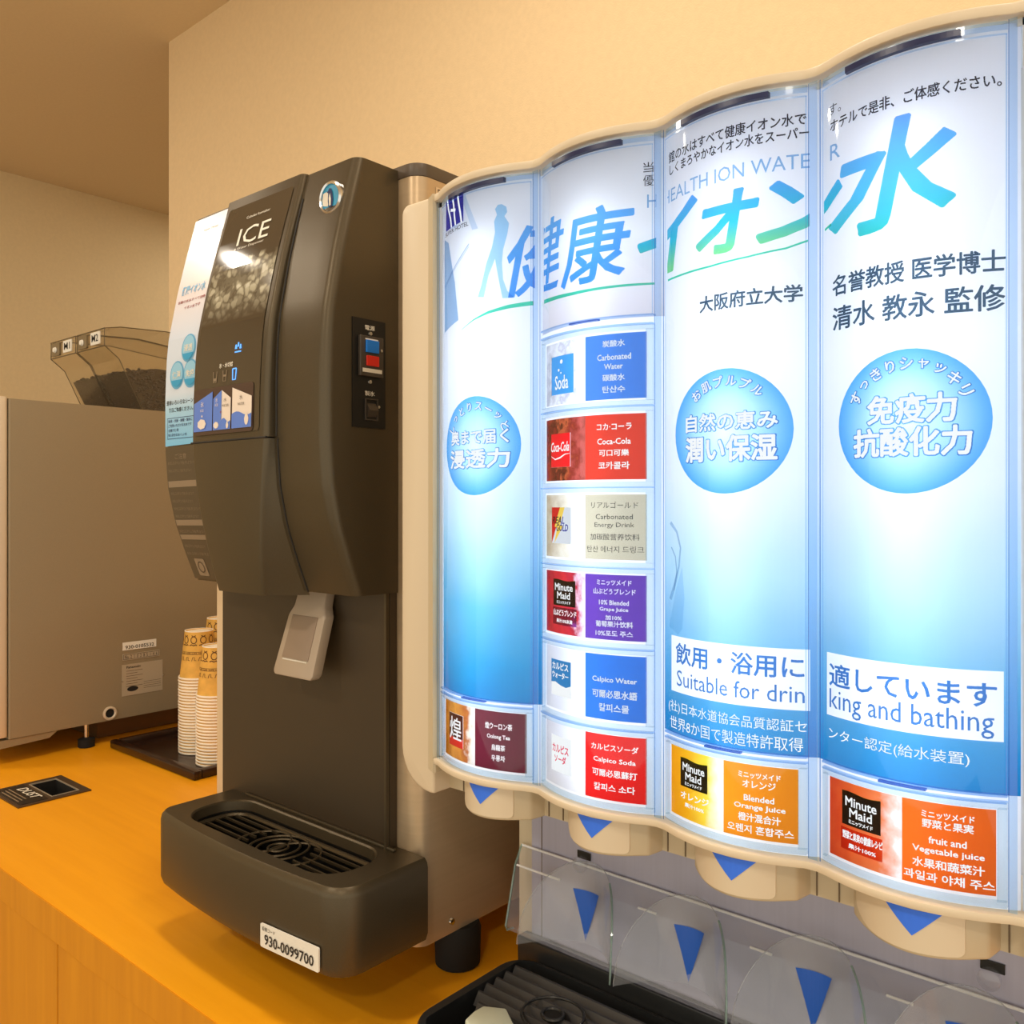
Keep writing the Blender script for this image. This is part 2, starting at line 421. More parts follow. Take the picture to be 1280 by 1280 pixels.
# ------------------------------------------------------------------ counter
CY = 0.435; HX = (-1.59, -1.496); HY = (0.591, 0.636)
cnt = thing('countertop', 'long orange wood laminate countertop under all the drink machines', 'countertop', (-1.0, 0.8, -0.041))
b = B()
xs = [-3.46, HX[0], HX[1], 1.2]; ys = [CY, HY[0], HY[1], WY]
vs = {}
def gv(i, j, z):
    k = (i, j, z)
    if k not in vs: vs[k] = b.verts.new((xs[i], ys[j], z))
    return vs[k]
for i in range(3):
    for j in range(3):
        if (i, j) == (1, 1): continue
        for z in (0.0, -0.041): b.faces.new((gv(i, j, z), gv(i + 1, j, z), gv(i + 1, j + 1, z), gv(i, j + 1, z)))
for (i0, j0, i1, j1) in ((1, 1, 2, 1), (2, 1, 2, 2), (2, 2, 1, 2), (1, 2, 1, 1)): b.faces.new((gv(i0, j0, 0.0), gv(i1, j1, 0.0), gv(i1, j1, -0.041), gv(i0, j0, -0.041)))
for i in range(3): b.faces.new((gv(i, 0, 0.0), gv(i + 1, 0, 0.0), gv(i + 1, 0, -0.041), gv(i, 0, -0.041)))
for i in range(3): b.faces.new((gv(i, 3, 0.0), gv(i + 1, 3, 0.0), gv(i + 1, 3, -0.041), gv(i, 3, -0.041)))
for i in (0, 3):
    for j in range(3): b.faces.new((gv(i, j, 0.0), gv(i, j + 1, 0.0), gv(i, j + 1, -0.041), gv(i, j, -0.041)))
obj('worktop', b, M['counter'], cnt)
b = B(); bx(b, -3.46, 1.2, CY - 0.002, CY, -0.0405, -0.0006); obj('edge_band', b, M['door_wood'], cnt)
cab = thing('base_cabinet', 'orange wood base cabinet with flat doors below the countertop', 'cabinet', (-1.0, 0.8, -CT))
b = B(); bx(b, -3.46, 1.2, CY + 0.022, WY - 0.002, -CT + 0.08, -0.0425); bx(b, -3.46, 1.2, CY + 0.06, WY - 0.01, -CT + 0.001, -CT + 0.08)
# solid carcass; a black sheet above it stands in for the shaft's darkness
obj('carcass', b, M['door_wood'], cab)
dx = -1.087 - 4 * 0.45
while dx < 1.15:
    b = B(); bx(b, max(dx, -3.45) + 0.0015, min(dx + 0.45, 1.2) - 0.0015, CY + 0.001, CY + 0.021, -CT + 0.09, -0.0435, bev=0.0008, seg=1)
    obj('door', b, M['door_wood'], cab); dx += 0.45

# dust chute plate
dp = thing('dust_chute', 'dark metal plate marked DUST around a square hole let into the countertop', 'waste chute', (-1.544, 0.593, 0.0))
b = B(); PX = (-1.6045, -1.484); PY = (0.536, 0.650)
for r in ((PX[0], HX[0], PY[0], PY[1]), (HX[1], PX[1], PY[0], PY[1]), (HX[0], HX[1], PY[0], HY[0]), (HX[0], HX[1], HY[1], PY[1])): bx(b, *r, 0.0003, 0.0022)
obj('plate', b, pbr('chute_plate', lin(92, 76, 60), 0.35, 0.6), dp)
RR = ((HX[0] + .0004, HX[0] + 0.0018, HY[0] + .0004, HY[1] - .0004), (HX[1] - 0.0018, HX[1] - .0004, HY[0] + .0004, HY[1] - .0004), (HX[0] + .0018, HX[1] - .0018, HY[0] + .0004, HY[0] + 0.0018), (HX[0] + .0018, HX[1] - .0018, HY[1] - 0.0018, HY[1] - .0004))
b = B()
for r in RR: bx(b, *r, 0.0012, 0.0032)
obj('hole_rim', b, M['label_grey'], dp)
b = B()
for r in RR: bx(b, *r, -0.0405, 0.0011)
obj('hole_dark_wall', b, M['black_matte'], dp)
b = B(); bx(b, HX[0], HX[1], HY[0], HY[1], -0.042, -0.0412); obj('hole_dark_sheet', b, M['black_matte'], dp)  # black walls and sheet put the darkness of the hole into colour
b = B(); bx(b, PX[0] + 0.008, PX[1] - 0.008, PY[0] + 0.006, HY[0] - 0.006, 0.0023, 0.0027); nm = obj('name_plate', b, M['black'], dp)
text_on('lettering', 'DUST', -1.578, -1.508, 0.567, 0.583, 0.0031, M['pale_print'], nm, 'z', bold=0.02, shear=0.2)
for k in range(3):
    text_on('lettering', 'burnable waste only here', -1.585, -1.512, 0.5615 - 0.006 * k - 0.004, 0.5615 - 0.006 * k, 0.0031, M['label_dim2'], nm, 'z') if False else None
b = B()
for k in range(3): bx(b, -1.588 + .004 * k, -1.516 + .003 * k, 0.5585 - .0065 * k, 0.5605 - .0065 * k, 0.0027, 0.0030)
obj('fine_print_lines', b, M['label_dim2'], nm)

# ------------------------------------------------------------------ coffee machine
KX = -1.742
cm = thing('coffee_machine', 'big silver grey coffee machine with plain side panel at the left of the counter', 'coffee machine', (-1.95, 0.85, 0))
b = B(); prism(b, rrect(-2.20, KX, 0.6135, 1.09, 0.003), 0.048, 0.674, 'z'); obj('body', b, M['side_grey'], cm, smooth=True)
b = B(); prism(b, rrect(-2.20, KX + 0.001, 0.592, 0.6128, 0.007), 0.052, 0.677, 'z', bev=0.002); obj('front_frame', b, M['front_silver'], cm, smooth=True)
b = B(); bx(b, -2.19, KX - 0.006, 0.578, 0.5915, 0.135, 0.66, 0.004); obj('front_door', b, M['black'], cm, smooth=True)
b = B(); bx(b, -2.19, KX - 0.004, 0.574, 0.5915, 0.058, 0.128, 0.003); obj('lower_front_panel', b, M['front_silver'], cm, smooth=True)
b = B(); prism(b, [(0.580, 0.038), (0.585, 0.047), (0.70, 0.047), (0.685, 0.036), (0.59, 0.032)], -2.19, KX - 0.002, 'x'); obj('bottom_lip', b, M['side_grey'], cm)
for (x, y) in ((-1.762, 0.762), (-2.16, 0.762), (-1.775, 1.04), (-2.16, 1.04)):
    b = B(); lathe(b, [(0.0045, 0.012), (0.0045, 0.048)], (x, y, 0), n=12); f = obj('leg', b, M['chrome'], cm, smooth=True)
    b = B(); lathe(b, [(0.012, 0.0), (0.0155, 0.001), (0.0155, 0.016), (0.006, 0.019)], (x, y, 0), n=20); obj('rubber_foot', b, M['black_matte'], f, smooth=True)
b = B(); bx(b, -2.12, -1.80, 0.80, 1.05, 0.002, 0.047); obj('underside_shade_block', b, pbr('underside_shade_block', lin(110, 84, 56), 0.4, 0.5), cm)  # brown block under the machine; the shadow there is put into its colour
b = B(); lathe(b, [(0.0135, -0.001), (0.0135, 0.003), (0.0105, 0.004), (0.0085, 0.001)], (KX + 0.0008, 0.7985, 0.0628), 'x', 24, cap=False); gm = obj('grommet', b, M['front_silver'], cm, smooth=True)
b = B(); lathe(b, [(0.0001, 0.0), (0.005, 0.0)], (KX + 0.0030, 0.7985, 0.0628), 'x', 16, cap=False); lathe(b, [(0.0001, 0.0), (0.0085, 0.0)], (KX + 0.0016, 0.7985, 0.0628), 'x', 16, cap=False); obj('grommet_hole', b, M['black_matte'], gm)
b = B(); bx(b, KX + .0005, KX + 0.001, 0.8245, 0.895, 0.1840, 0.2000); al = obj('asset_label', b, M['white_label'], cm, label='white asset number sticker on side panel')
text_on('lettering', '930-0105532', 0.830, 0.890, 0.1860, 0.1935, KX + 0.0014, M['black_ink'], al, 'x', bold=0.01)
b = B(); bx(b, KX + .0005, KX + 0.001, 0.8245, 0.902, 0.1635, 0.1765); al = obj('info_label', b, M['label_grey'], cm)
b = B()
for r in ((0.826, 0.9005, 0.165, 0.1656), (0.826, 0.9005, 0.1744, 0.175), (0.826, 0.8266, 0.165, 0.175), (0.8999, 0.9005, 0.165, 0.175)): bx(b, KX + .001, KX + 0.0013, *r)
obj('label_border', b, M['black_ink'], al)
text_on('lettering', 'No. 2  1  0  2  8  5  1  4  6', 0.829, 0.897, 0.1665, 0.1735, KX + 0.0013, M['black_ink'], al, 'x')
b = B(); bx(b, KX + .0005, KX + 0.001, 0.8228, 0.909, 0.0915, 0.1550); al = obj('rating_plate', b, M['label_grey'], cm, label='metal rating plate with oval stamp')
text_on('lettering', 'Panasonic', 0.832, 0.862, 0.1465, 0.1515, KX + 0.0014, M['black_ink'], al, 'x', bold=.015)
b = B()
for k in range(7): bx(b, KX + .001, KX + 0.0013, 0.832, 0.855 if k % 2 else 0.866, 0.1410 - k * .0052, 0.1418 - k * .0052)
for k in range(4): bx(b, KX + .001, KX + 0.0013, 0.868, 0.905, 0.1090 - k * .0042 + .006, 0.1096 - k * .0042 + .006)
obj('fine_print_lines', b, M['dim_ink'], al)
b = B(); lathe(b, [(0.0001, 0), (1, 0)], (0, 0, 0), 'x', 24, cap=False)
for v in b.verts: v.co = (KX + 0.0013, 0.845 + v.co.y * 0.0115, 0.1045 + v.co.z * 0.0052)
obj('oval_stamp', b, M['black_ink'], al)
for (y, z) in ((0.824, 0.122), (0.910, 0.1225)):
    b = B(); lathe(b, [(0.0018, 0), (0.0012, 0.0012)], (KX + .0008, y, z), 'x', 10); obj('rivet', b, M['chrome'], cm)

# bean hoppers on the coffee machine
def hopper(x0, x1, label, cap):
    h = thing('bean_hopper', label, 'hopper', ((x0 + x1) / 2, 0.98, 0.675), 'bean hoppers on the coffee machine')
    out = [(0.816, 0.806), (0.816, 0.842), (0.850, 0.849), (0.95, 0.854), (1.10, 0.840), (1.12, 0.79), (1.12, 0.676), (0.897, 0.676), (0.846, 0.782)]
    inn = [(0.820, 0.8065), (0.820, 0.839), (0.850, 0.846), (0.95, 0.851), (1.097, 0.837), (1.117, 0.79), (1.117, 0.679), (0.900, 0.679), (0.849, 0.785)]
    b = B(); prism(b, out, x0, x1, 'x'); obj('hopper_shell', b, M['hopper'], h)
    b = B(); tube(b, [(x1 - .001, y, z) for y, z in out[:5]], 0.0012, 6); tube(b, [(x0 + .001, y, z) for y, z in out[:5]], 0.0012, 6)
    tube(b, [(x0, 0.816, 0.842), (x1, 0.816, 0.842)], 0.0012, 6); tube(b, [(x0, 0.816, 0.806), (x1, 0.816, 0.806)], 0.0012, 6)
    tube(b, [(x1, 0.897, 0.676), (x1, 0.846, 0.782), (x1, 0.816, 0.806)], 0.001, 6); tube(b, [(x0, 0.897, 0.676), (x0, 0.846, 0.782), (x0, 0.816, 0.806)], 0.001, 6)
    obj('hopper_edge', b, pbr('hopper_edge', lin(96, 82, 58), 0.3), h)
    b = B(); prism(b, rrect(x0 + 0.014, x0 + 0.056, 0.809, 0.838, 0.004), 0.8115, 0.8155, 'y'); kn = obj('latch', b, pbr('latch', lin(116, 100, 74), 0.3), h)
    b = B(); lathe(b, [(0.007, 0), (0.005, -0.004)], (x0 + 0.035, 0.8112, 0.822), 'y', 14); obj('latch_knob', b, M['white_label'], kn, smooth=True)
    b = B(); prism(b, rrect(x0 + 0.070, x0 + 0.112, 0.812, 0.838, 0.002), 0.8135, 0.8155, 'y'); lb = obj('hopper_label', b, M['white_label'], h)
    text_on('lettering', cap, x0 + 0.076, x0 + 0.106, 0.818, 0.833, 0.8130, M['black_ink'], lb, 'y', bold=.01)
    # beans: a solid core with single beans over it
    b = B(); core = [(0.903, 0.680), (0.862, 0.758), (0.93, 0.772), (1.02, 0.768), (1.10, 0.750), (1.112, 0.680)]
    prism(b, core, x0 + .006, x1 - .006, 'x')
    rnd = random.Random(int(-x0 * 1000))
    ico = bmesh.new(); bmesh.ops.create_icosphere(ico, subdivisions=1, radius=1); im = bpy.data.meshes.new('t'); ico.to_mesh(im); ico.free()
    def bean(p):
        t = bmesh.new(); t.from_mesh(im); m = Matrix.Translation(p) @ Matrix.Rotation(rnd.uniform(0, 6), 4, 'Z') @ Matrix.Rotation(rnd.uniform(0, 6), 4, 'X') @ Matrix.Diagonal((0.0052, 0.0036, 0.0028, 1))
        t.transform(m); merge(b, t)
    for k in range(330):
        y = rnd.uniform(0.868, 1.10); z = 0.76 + 0.010 * math.sin((y - .86) / .24 * 3.1) - max(0, (y - 1.04)) * .2
        bean((rnd.uniform(x0 + .008, x1 - .008), y, z + rnd.uniform(-.003, .003)))
    for k in range(420):
        z = rnd.uniform(0.68, 0.765); ymin = 0.905 - (z - .68) * 0.52
        bean((x1 - .006, rnd.uniform(ymin, 1.10), z))
    for k in range(160):
        z = rnd.uniform(0.68, 0.758); bean((rnd.uniform(x0 + .008, x1 - .008), 0.906 - (z - .68) * 0.52, z))
    bpy.data.meshes.remove(im)
    obj('coffee_beans', b, M['bean'], h, kind='stuff', label='dark roasted coffee beans', smooth='raw')
hopper(-2.068, -1.938, 'clear hopper of dark beans on the coffee machine, the farther left one', 'M1')
hopper(-1.932, -1.802, 'clear hopper of dark beans on the coffee machine, the nearer right one', 'M2')

# ------------------------------------------------------------------ cup tray and paper cups
tr = thing('cup_tray', 'dark brown lacquered tray under the stacked paper cups', 'tray', (-1.558, 0.93, 0))
b = B(); bx(b, -1.700, -1.416, 0.803, 1.065, 0.0005, 0.005); obj('tray_base', b, M['tray_wood'], tr)
for r in ((-1.717, -1.399, 0.787, 0.803), (-1.717, -1.399, 1.065, 1.081), (-1.717, -1.700, 0.8031, 1.0649), (-1.416, -1.399, 0.8031, 1.0649)):
    b = B(); bx(b, *r, 0.0005, 0.016, 0.003); obj('tray_rim', b, M['tray_wood'], tr, smooth=True)
# one cup upside down: body with white rolled rim at the bottom
def cup_parts():
    b = B(); lathe(b, [(0.0352, 0.0028), (0.0262, 0.0895), (0.0262, 0.0905), (0.0245, 0.0905), (0.0240, 0.0880), (0.0001, 0.0880)], (0, 0, 0), n=28, cap=False)
    body = bpy.data.meshes.new('cup_body'); b.to_mesh(body); b.free()
    body.materials.append(M['cup_paper'])
    b = B(); lathe(b, [(0.0352, 0.0030), (0.0372, 0.0044), (0.0378, 0.0030), (0.0378, 0.0014), (0.0368, 0.0002), (0.0345, 0.0002), (0.0345, 0.0028)], (0, 0, 0), n=28, cap=False)
    rim = bpy.data.meshes.new('cup_rim'); b.to_mesh(rim); b.free(); rim.materials.append(M['cup_rim'])
    b = B(); lathe(b, [(0.0262, 0.0896), (0.0264, 0.0912), (0.0247, 0.0912), (0.0242, 0.0886), (0.0001, 0.0886)], (0, 0, 0), n=28, cap=False)
    base = bpy.data.meshes.new('cup_base'); b.to_mesh(base); b.free(); base.materials.append(M['cup_rim'])
    for m in (body, rim, base):
        for p in m.polygons: p.use_smooth = True
    return body, rim, base
CB, CR, CS = cup_parts()
def on_cup(bm, rot):        # wrap a flat print (arc length, height) on the cup wall
    for v in bm.verts:
        z = v.co.y; r = 0.0353 - (z - .0028) / .0867 * 0.0090 + .0003; a = v.co.x / r + rot
        v.co = (r * math.cos(a), r * math.sin(a), z)
    return bm
def cup_print():
    b = B()
    for a0 in (-0.026, -0.009, 0.009, 0.026, 0.043, 0.060, 0.077, -0.043):
        t = B(); pts = []
        for k in range(13):
            a = 2 * math.pi * k / 12; pts.append((a0 + .0055 * math.cos(a), 0.075 + .0065 * math.sin(a)))
        t = ribbon(pts, 0.0016); merge(b, t)
        t = ribbon([(a0 - .004, 0.0835), (a0, 0.0815), (a0 + .004, 0.0835)], 0.0016); merge(b, t)
        t = ribbon([(a0 - .008, 0.0650), (a0 - .004, 0.0665), (a0, 0.0648), (a0 + .004, 0.0665), (a0 + .006, .065)], 0.0018); merge(b, t)
    for z in (0.0525, 0.0485):
        t = ribbon([(-.085 + .005 * k, z) for k in range(36)], 0.0007); merge(b, t)
    for k in range(14):
        x = -.075 + k * .0125
        t = ribbon([(x, .036), (x + .002, .043), (x + .005, .043), (x + .005, .037), (x + .008, .037)], 0.0010); merge(b, t)
        t = fit(glyphs('café'), x, x + .010, .049, .052); merge(b, t)
    on_cup(b, math.radians(-60))
    me = bpy.data.meshes.new('cup_print'); b.to_mesh(me); b.free(); me.materials.append(M['brown_ink']); return me
CP = cup_print()
def link(name, me, parent=None):
    o = bpy.data.objects.new(name, me); COL.objects.link(o); o.parent = parent; return o
def stack(x, y, n, pitch, where, extra):
    z0 = 0.0052
    for k in range(n):
        r = bpy.data.objects.new('paper_cup', None); COL.objects.link(r)
        r.empty_display_size = 0.02
        r.location = (x + random.uniform(-.0003, .0003), y + random.uniform(-.0003, .0003), CT + z0 + k * pitch)
        r.rotation_euler = (0, 0, extra + k * 0.37 if k < n - 1 else extra)
        top = k == n - 1
        r['label'] = ('upside down tan cup with brown print, top of the ' + where) if top else ('white rimmed upside down cup nested in the ' + where)
        r['category'] = 'cup'; r['group'] = 'paper cups in the ' + where if not top else 'top cups of the stacks'
        if not top: r['group'] = 'cups nested in the ' + where
        OFF[r.name] = Vector((x, y, z0))
        link('cup_body', CB, r); link('rim', CR, r)
        if top: link('cup_base', CS, r); link('printed_pattern', CP, r)
stack(-1.457, 0.866, 23, 0.00565, 'nearest right cup stack', 0.0)
stack(-1.553, 0.884, 26, 0.00565, 'tall left cup stack', 0.5)
stack(-1.610, 0.964, 28, 0.00565, 'farthest back cup stack', 1.2)

# ------------------------------------------------------------------ ice dispenser
BX0, BX1, BY = -0.975, -0.622, 0.585
ice = thing('ice_dispenser', 'bronze and steel countertop ice dispenser with a curved front panel reading ICE', 'ice machine', (-0.80, 0.80, 0))
HPROF = [(.392, .532), (.4244, .519), (.458, .507), (.4985, .498), (.54, .495), (.60, .495), (.64, .4965), (.666, .499), (.7216, .510), (.758, .519), (.811, .533)]
def yh(z):
    P = HPROF
    if z <= P[0][0]: return P[0][1]
    for a, b_ in zip(P, P[1:]):
        if z <= b_[0]:
            t = (z - a[0]) / (b_[0] - a[0]); return a[1] + (b_[1] - a[1]) * t
    return P[-1][1]
HX0, HX1 = -0.945, -0.650
b = B(); prism(b, rrect(BX0, BX1, BY, 1.10, 0.016, 6), 0.045, 0.802, 'z'); obj('body', b, M['steel'], ice, smooth=True)
b = B(); prism(b, rrect(BX0 - .001, BX1 + .001, BY - .001, 1.101, 0.017, 6), 0.8022, 0.815, 'z', bev=0.001); obj('lid', b, M['lid'], ice, smooth=True)
b = B(); prism(b, rrect(-0.956, -0.652, 0.10, 0.52, 0.004), 0.5755, BY - 0.0005, 'y'); obj('alcove_panel', b, M['bronze_dark'], ice, smooth=True)
b = B(); bx(b, -0.6558, -0.6528, 0.571, 0.5752, 0.10, 0.392); obj('alcove_trim', b, M['bronze'], ice)
b = B(); bx(b, BX0 + .002, -0.9565, 0.578, BY - 0.0008, 0.10, 0.80); obj('side_strip', b, M['steel_strip'], ice)
# hood: swept profile with soft front corners, open at the back against the body
zsamp = [.392 + (.811 - .392) * i / 40 for i in range(41)]
b = B(); R = 0.010
rows = []
for z in zsamp:
    y = yh(z); row = [(HX0, 0.584), (HX0, y + R)]
    for k in range(1, 6):
        a = math.pi + math.pi / 2 * k / 6; row.append((HX0 + R + R * math.cos(a), y + R + R * math.sin(a)))
    n = 14
    for k in range(n + 1):
        x = HX0 + R + (HX1 - HX0 - 2 * R) * k / n; row.append((x, y))
    for k in range(1, 6):
        a = 1.5 * math.pi + math.pi / 2 * k / 6; row.append((HX1 - R + R * math.cos(a), y + R + R * math.sin(a)))
    row += [(HX1, y + R), (HX1, 0.584)]
    rows.append([b.verts.new((p[0], p[1], z)) for p in row])
for a, c in zip(rows, rows[1:]):
    for k in range(len(a) - 1): b.faces.new((a[k], a[k + 1], c[k + 1], c[k]))
    b.faces.new((a[-1], a[0], c[0], c[-1]))
for r in (rows[0], rows[-1]):
    f = b.faces.new(r); bmesh.ops.triangulate(b, faces=[f])
obj('hood', b, M['bronze'], ice, smooth=True, angle=50)
# central door panel, upper half with the print, lower half tapering to the chute
CXL, CXR = -0.868, -0.729
def yc_(z): return yh(z) - 0.0045 - 0.0055 * max(0, min(1, (0.80 - z) / 0.25))
def loft(z0, z1, fx, fy, back, n=16, rad=0.005):
    b = B(); rows = []
    for i in range(n + 1):
        z = z0 + (z1 - z0) * i / n; xl, xr = fx(z); y = fy(z); r = rad
        row = [(xl - back(z)[1], back(z)[0]), (xl, y + r)]
        for k in range(1, 4):
            a = math.pi + math.pi / 2 * k / 4; row.append((xl + r + r * math.cos(a), y + r + r * math.sin(a)))
        row += [(xl + r, y), ((xl + xr) / 2, y), (xr - r, y)]
        for k in range(1, 4):
            a = 1.5 * math.pi + math.pi / 2 * k / 4; row.append((xr - r + r * math.cos(a), y + r + r * math.sin(a)))
        row += [(xr, y + r), (xr + back(z)[1], back(z)[0])]
        rows.append([b.verts.new((p[0], p[1], z)) for p in row])
    for a, c in zip(rows, rows[1:]):
        for k in range(len(a) - 1): b.faces.new((a[k], a[k + 1], c[k + 1], c[k]))
        b.faces.new((a[-1], a[0], c[0], c[-1]))
    for r_ in (rows[0], rows[-1]): bmesh.ops.triangulate(b, faces=[b.faces.new(r_)])
    return b
b = loft(0.5455, 0.8125, lambda z: (CXL, CXR), yc_, lambda z: (yh(z) + 0.002, 0.0)); obj('door_panel', b, M['bronze'], ice, smooth=True, angle=50)
def lowx(z):
    t = (0.5440 - z) / (0.5440 - 0.388); t = max(0, t) ** 1.25; return (CXL + 0.025 * t, CXR - 0.028 * t)
def lowy(z):
    t = (0.5440 - z) / (0.5440 - 0.388); return 0.485 + 0.016 * t * t
b = loft(0.388, 0.5440, lowx, lowy, lambda z: (yh(z) + 0.004, 0.002 + 0.026 * max(0, (0.5440 - z) / 0.156) ** 1.25)); obj('chute_cover', b, M['bronze'], ice, smooth=True, angle=50)
b = B()
for x in (CXR + 0.0035, CXL - 0.0035): tube(b, [(x, yh(z) - 0.0002, z) for z in [0.546 + .0265 * i for i in range(10)]], 0.0012, 6)
tube(b, [(CXL, 0.4855, 0.5448), (CXR, 0.4855, 0.5448)], 0.0012, 6)
tube(b, [(lowx(z)[1] + 0.0055 + 0.026 * max(0, (0.5440 - z) / 0.156) ** 1.25, yh(z) - .0002, z) for z in [0.544 - .0152 * i for i in range(11)]], 0.0010, 6)
obj('panel_groove', b, M['groove'], ice)

# glossy insert with crushed ice picture
def ice_insert_mat():
    m, nt, out = new_mat('glossy_ice_print')
    p = nt.nodes.new('ShaderNodeBsdfPrincipled'); p.inputs['Roughness'].default_value = 0.05
    tc = nt.nodes.new('ShaderNodeTexCoord'); s = nt.nodes.new('ShaderNodeSeparateXYZ'); nt.links.new(tc.outputs['Object'], s.inputs[0])
    v = nt.nodes.new('ShaderNodeTexVoronoi'); v.inputs['Scale'].default_value = 95; v.feature = 'F1'
    mp = nt.nodes.new('ShaderNodeMapping'); mp.inputs['Scale'].default_value = (1, 1, 1.1); mp.inputs['Rotation'].default_value = (0, 0.5, 0)
    nz = nt.nodes.new('ShaderNodeTexNoise'); nz.inputs['Scale'].default_value = 60
    nt.links.new(tc.outputs['Object'], mp.inputs[0]); nt.links.new(mp.outputs[0], nz.inputs['Vector'])
    mixv = nt.nodes.new('ShaderNodeMixRGB'); mixv.inputs[0].default_value = 0.02
    nt.links.new(mp.outputs[0], mixv.inputs[1]); nt.links.new(nz.outputs['Color'], mixv.inputs[2]); nt.links.new(mixv.outputs[0], v.inputs['Vector'])
    cc = nt.nodes.new('ShaderNodeSeparateColor'); nt.links.new(v.outputs['Color'], cc.inputs[0])
    lum = math_(nt, 'ADD', math_(nt, 'MULTIPLY', cc.outputs[0], 0.55), 0.25)
    edge = maprange(nt, v.outputs['Distance'], 0.35, 0.62, 1.0, 0.25)
    lum = math_(nt, 'MULTIPLY', lum, edge)
    up = maprange(nt, s.outputs[2], 0.733, 0.723, 0.0, 1.0); dn = maprange(nt, s.outputs[2], 0.668, 0.705, 0.0, 1.0)
    wob = math_(nt, 'MULTIPLY', math_(nt, 'MULTIPLY', up, dn), 1.0)
    zn = maprange(nt, math_(nt, 'ADD', s.outputs[2], math_(nt, 'MULTIPLY', cc.outputs[1], 0.012)), 0.741, 0.736, 0.0, 1.0)
    k = math_(nt, 'MULTIPLY', math_(nt, 'MULTIPLY', dn, zn), lum)
    r = ramp(nt, [(0.0, lin(74, 64, 50)), (0.5, lin(178, 172, 150)), (1.0, lin(250, 248, 236))], k)
    nt.links.new(r.outputs[0], p.inputs['Base Color']); nt.links.new(p.outputs[0], out.inputs[0]); return m
def on_hood(bm, lift, fy=None):
    fy = fy or yc_
    for v in bm.verts: x, z = v.co.x, v.co.y; v.co = (x, fy(z) - lift, z)
    return bm
zs = [.392 + .0105 * i for i in range(42)]
def hood_flat(pts, lift, fy=None):
    bm = flat_poly(pts); slice_y(bm, zs); return on_hood(bm, lift, fy)
ins = obj('print_panel', hood_flat(rrect(-0.8585, -0.7400, 0.552, 0.8015, 0.004), 0.0006), ice_insert_mat(), ice, smooth='raw', label='glossy dark print panel with a picture of crushed ice')
def hood_text(s, x0, x1, z0, z1, mat, parent, lift=0.0012, bold=0, fy=None, shear=0):
    bm = fit(glyphs(s, bold), x0, x1, z0, z1, shear); slice_y(bm, zs); return obj('lettering', on_hood(bm, lift, fy), mat, parent, smooth='raw')
hood_text('ICE', -0.823, -0.7656, 0.7526, 0.7722, M['pale_print'], ins)
hood_text('Cubelet Icemaker', -0.8166, -0.7731, 0.7825, 0.7855, M['pale_print'], ins)
hood_text('& Water Dispenser', -0.8253, -0.7709, 0.7471, 0.7505, M['pale_print'], ins)
hood_text('氷・水切替', -0.8142, -0.7886, 0.6195, 0.6245, M['pale_print'], ins, bold=.02)
M['lit_blue'] = emis('lit_blue_icon', (0.15, 0.42, 1.0), 1.6)
bm = B()
for (x, z, w) in ((-0.7845, 0.6385, .004), (-0.7805, 0.6405, .0035), (-0.7765, 0.6382, .0035)):
    t = flat_poly([(x - w / 2, z - .002), (x + w / 2, z - .002), (x + w * .3, z + .0025), (x - w * .3, z + .0025)]); merge(bm, t)
merge(bm, ribbon([(-0.7865, .6335), (-0.7750, .6335)], .0014))
obj('ice_indicator', on_hood(bm, 0.0012), M['lit_blue'], ins, smooth='raw', label='small blue lit ice icon')
for k, (x, z) in enumerate(((-0.8213, 0.6113), (-0.8031, 0.6113), (-0.7853, 0.6112))):
    w, h = .0034, .0056
    bm = ribbon([(x - w, z + h), (x - w * .75, z - h), (x + w * .75, z - h), (x + w, z + h)], .0011 if k < 2 else .0018)
    if k == 1: merge(bm, ribbon([(x - w * .8, z), (x + w * .8, z)], .002))
    if k == 0: merge(bm, ribbon([(x - w * .7, z - h * .5), (x + w * .7, z - h * .5)], .003))
    if k == 2: merge(bm, ribbon([(x - w, z + h), (x + w, z + h)], .0012))
    obj('cup_icon', on_hood(bm, 0.0012), M['lit_blue'] if k == 2 else M['label_dim2'], ins, smooth='raw', label='lit blue glass icon' if k == 2 else None)
# three push fields
M['push_panel'] = pbr('push_panel', lin(72, 52, 46), 0.3); M['push_blue'] = pbr('push_blue', lin(92, 132, 222), 0.35); M['push_white'] = pbr('push_white', lin(240, 226, 214), 0.4)
pp = obj('button_panel', hood_flat(rrect(-0.861, -0.7495, 0.552, 0.6005, 0.004), 0.0014), M['push_panel'], ice, smooth='raw')
L1 = [(-0.8595, 0.5859), (-0.8232, 0.5965), (-0.8232, 0.5560), (-0.8595, 0.5560)]
L2 = [(-0.8210, 0.5885), (-0.8055, 0.5965), (-0.7888, 0.5875), (-0.7888, 0.5560), (-0.8210, 0.5560)]
L3 = [(-0.7860, 0.5974), (-0.7512, 0.5865), (-0.7512, 0.5560), (-0.7860, 0.5560)]
def wave(x0, x1, z, n=8): return [(x0 + (x1 - x0) * i / n, z + .0022 * math.sin(i / n * 6.0)) for i in range(n + 1)]
bt = obj('push_button', hood_flat(L1, 0.0020), M['push_blue'], pp, smooth='raw', label='blue push field for ice')
bt = obj('push_button', hood_flat(L2, 0.0020), M['push_white'], pp, smooth='raw', label='half blue half white push field for ice and water')
bt = obj('push_button', hood_flat(L3, 0.0020), M['push_white'], pp, smooth='raw', label='white push field for water')
bm = hood_flat([(-0.8210, 0.5885), (-0.8055, 0.5965), (-0.8055, 0.5560), (-0.8210, 0.5560)], .0024); obj('blue_half', bm, M['push_blue'], pp, smooth='raw')
bm = hood_flat([(-0.7512, 0.5560), (-0.7860, 0.5560)] + wave(-0.7860, -0.7512, 0.5705), .0024); obj('water_wave', bm, M['push_blue'], pp, smooth='raw')
